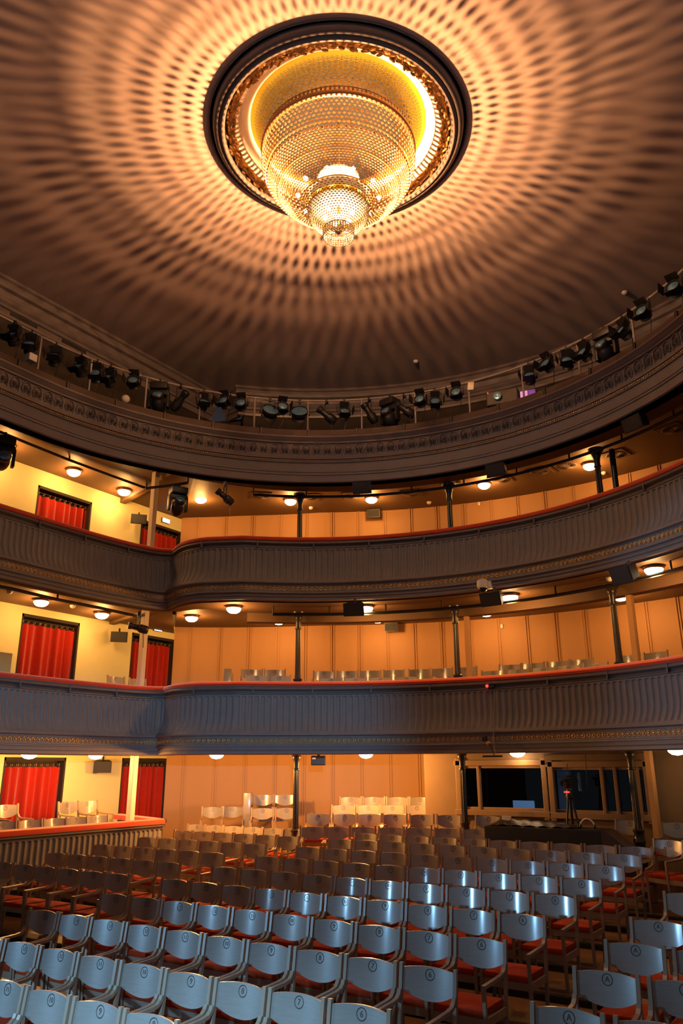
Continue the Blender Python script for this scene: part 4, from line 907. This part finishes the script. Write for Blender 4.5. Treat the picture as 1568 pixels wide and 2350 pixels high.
# dome camera on the upper balcony front
p = at_r(1107, 1347, 5.82); t = thing('dome_camera', 'white dome security camera on the front of the upper balcony', 'camera', p, math.radians(ang_of(p)))
MB().lathe([(0, .13), (.06, .12), (.10, .09), (.105, .0), (.095, -.04), (.085, -.045)], 20).build('housing', M_WHITE, t, True); MB().lathe([(.083, -.04), (.075, -.085), (.04, -.115), (0, -.125)], 18).build('dome', mat('dark_dome_glass', (.02, .02, .02), .08), t, True); MB().cbox((.11, .06, .02), (.08, .10, .16), .01).build('bracket', M_WHITE, t)
# red lamp, cable and clamp light on the lower balcony
p = at_r(1115, 1577, 5.86); t = thing('indicator_lamp', 'tiny glowing red lamp under the lower balcony rail', 'lamp', p); MB().ball((0, 0, 0), .026, 10, 6).build('glow', M_REDLED, t, True); MB().cbox((.06, .03, -.01), (.12, .06, .05), .01).build('case', M_BLACK, t)
pts = [at_r(1132, 1585, 5.84), at_r(1131, 1610, 5.83), at_r(1130, 1650, 5.80), at_r(1129, 1700, 5.77), at_r(1133, 1733, 5.77)]
tag(MB().tube(pts, .008, 6).build('hanging_cable', M_STEEL, None, True), 'thin pale cable hanging down the front of the lower balcony', 'cable')
p = at_r(1117, 1708, 5.78); t = thing('clip_light', 'small clip-on light hanging under the lower balcony front', 'light', p, math.radians(ang_of(p)))
MB().cbox((-.05, -.03, .07), (.10, .05, .08), .02).build('head', M_BLACK, t); MB().ball((.01, -.03, .0), .035, 8, 6, (1.1, .7, 1)).build('reflector', M_GILT, t, True); MB().tube([(0, 0, .03), (.06, .0, -.1), (.09, 0, -.2)], .007, 6).build('stem', M_BLACK, t); MB().cbox((.06, 0, -.21), (.34, .05, .03), .008).build('bar', M_BLACK, t)
# swirl vents on the gallery ceiling
for i, (u, v) in enumerate(((600, 1138), (710, 1142), (812, 1139), (945, 1135), (1040, 1108), (1150, 1105), (1240, 1087), (1303, 1074), (1415, 1050), (1545, 993))):
    p = at_z(u, v, 8.47); t = thing('ceiling_vent', 'square swirl air vent, %s from the left on the top soffit' % ORD[i], 'vent', (p.x, p.y, 8.5), math.radians(ang_of(p)), 'swirl vents on the top soffit')
    MB().cbox((0, 0, -.012), (.50, .50, .024), .006).build('plate', M_SOFF, t); d = MB(); d.lathe([(.21, -.026), (.20, -.032), (.0, -.03)], 32); d.build('diffuser', M_GREYD, t, True)
    bl_ = MB()
    for k in range(24): bl_.box((.13, 0, -.036), (.12, .012, .012), RZ(2*PI*k/24) @ RX(.5))
    bl_.build('blades', M_SOFF, t)
# dark grilles on the upper left wall, a globe and a small box by the top rail, a case on the lower balcony
for (u, v), wh in (((58, 722), 'left of the two'), ((172, 790), 'right of the two')):
    p = at_x(u, v, -12.49); t = thing('wall_grille', 'dark rectangular grille on the upper left wall above the spotlights, %s' % wh, 'grille', p); MB().cbox((0, 0, 0), (.04, .62, .26), .006).build('frame', M_BLACK, t); g_ = MB()
    for k in range(6): g_.box((.022, 0, -.10+.04*k), (.01, .56, .012))
    g_.build('louvres', M_GREYD, t)
p = at_r(290, 912, 6.0, C3); t = thing('globe_lamp', 'unlit white globe lamp on the top gallery rail at left', 'lamp', (p.x, p.y, p.z)); MB().ball((0, 0, 0), .085, 16, 10).build('globe', M_PAPER, t, True); MB().tube([(0, 0, -.08), (0, 0, -.35)], .015, 8).build('stand', M_BLACK, t)
p = at_r(75, 814, 6.0, C3); tag(MB().cbox((p.x, p.y, p.z-.02), (.12, .16, .14), .01).build('junction_box', M_WHITE), 'small white junction box on the top gallery rail at far left', 'box')
p = at_x(-24, 1520, -12.9); tag(MB().cbox((p.x, p.y, 3.38+.45), (.4, .55, .9), .012).build('equipment_case', M_WALL), 'beige case on the lower balcony wing cut by the left edge', 'case')
# smoke detectors
for u, v, z, wh in [(87, 1043, 8.5, 'on the soffit left of the first top lamp'), (230, 1100, 8.5, 'on the soffit between the two left top lamps'), (345, 1145, 8.5, 'on the soffit above the corner pillar'), (985, 1156, 8.5, 'on the top soffit left of the middle column'), (1386, 1091, 8.5, 'on the top soffit right of the paired columns'), (714, 1166, 8.5, 'on the top soffit right of the left column'),
                    (20, 1354, 5.44, 'on the soffit at the far left above the lower balcony'), (165, 1388, 5.44, 'on the soffit between the lamps above the lower balcony'), (294, 1415, 5.44, 'on the soffit near the pipe end above the lower balcony'), (1398, 1335, 5.29, 'on the soffit near the right column above the lower balcony'), (957, 832, ZC, 'on the dark ceiling near the back'), (1438, 678, ZC, 'on the dark ceiling at right')]:
    p = at_z(u, v, z-.03); t = tag(MB().lathe([(0, 0), (.055, 0), (.055, -.025), (.04, -.045), (.02, -.06), (0, -.06)], 16, (p.x, p.y, z)).build('smoke_detector', M_WHITE, None, True), 'small white smoke detector %s' % wh, 'detector')
for u, v, wh in [(1100, 1159, 'upper balcony'), (1150, 1440, 'lower balcony')]:
    p = at_r(u, v, 10.22); tag(MB().cbox((0, 0, 0), (.06, .03, .09), .005, T(p.x, p.y, p.z) @ RZ(math.radians(ang_of(p)))).build('wall_switch', M_WHITE), 'tiny white wall switch on the panels of the %s' % wh, 'switch')
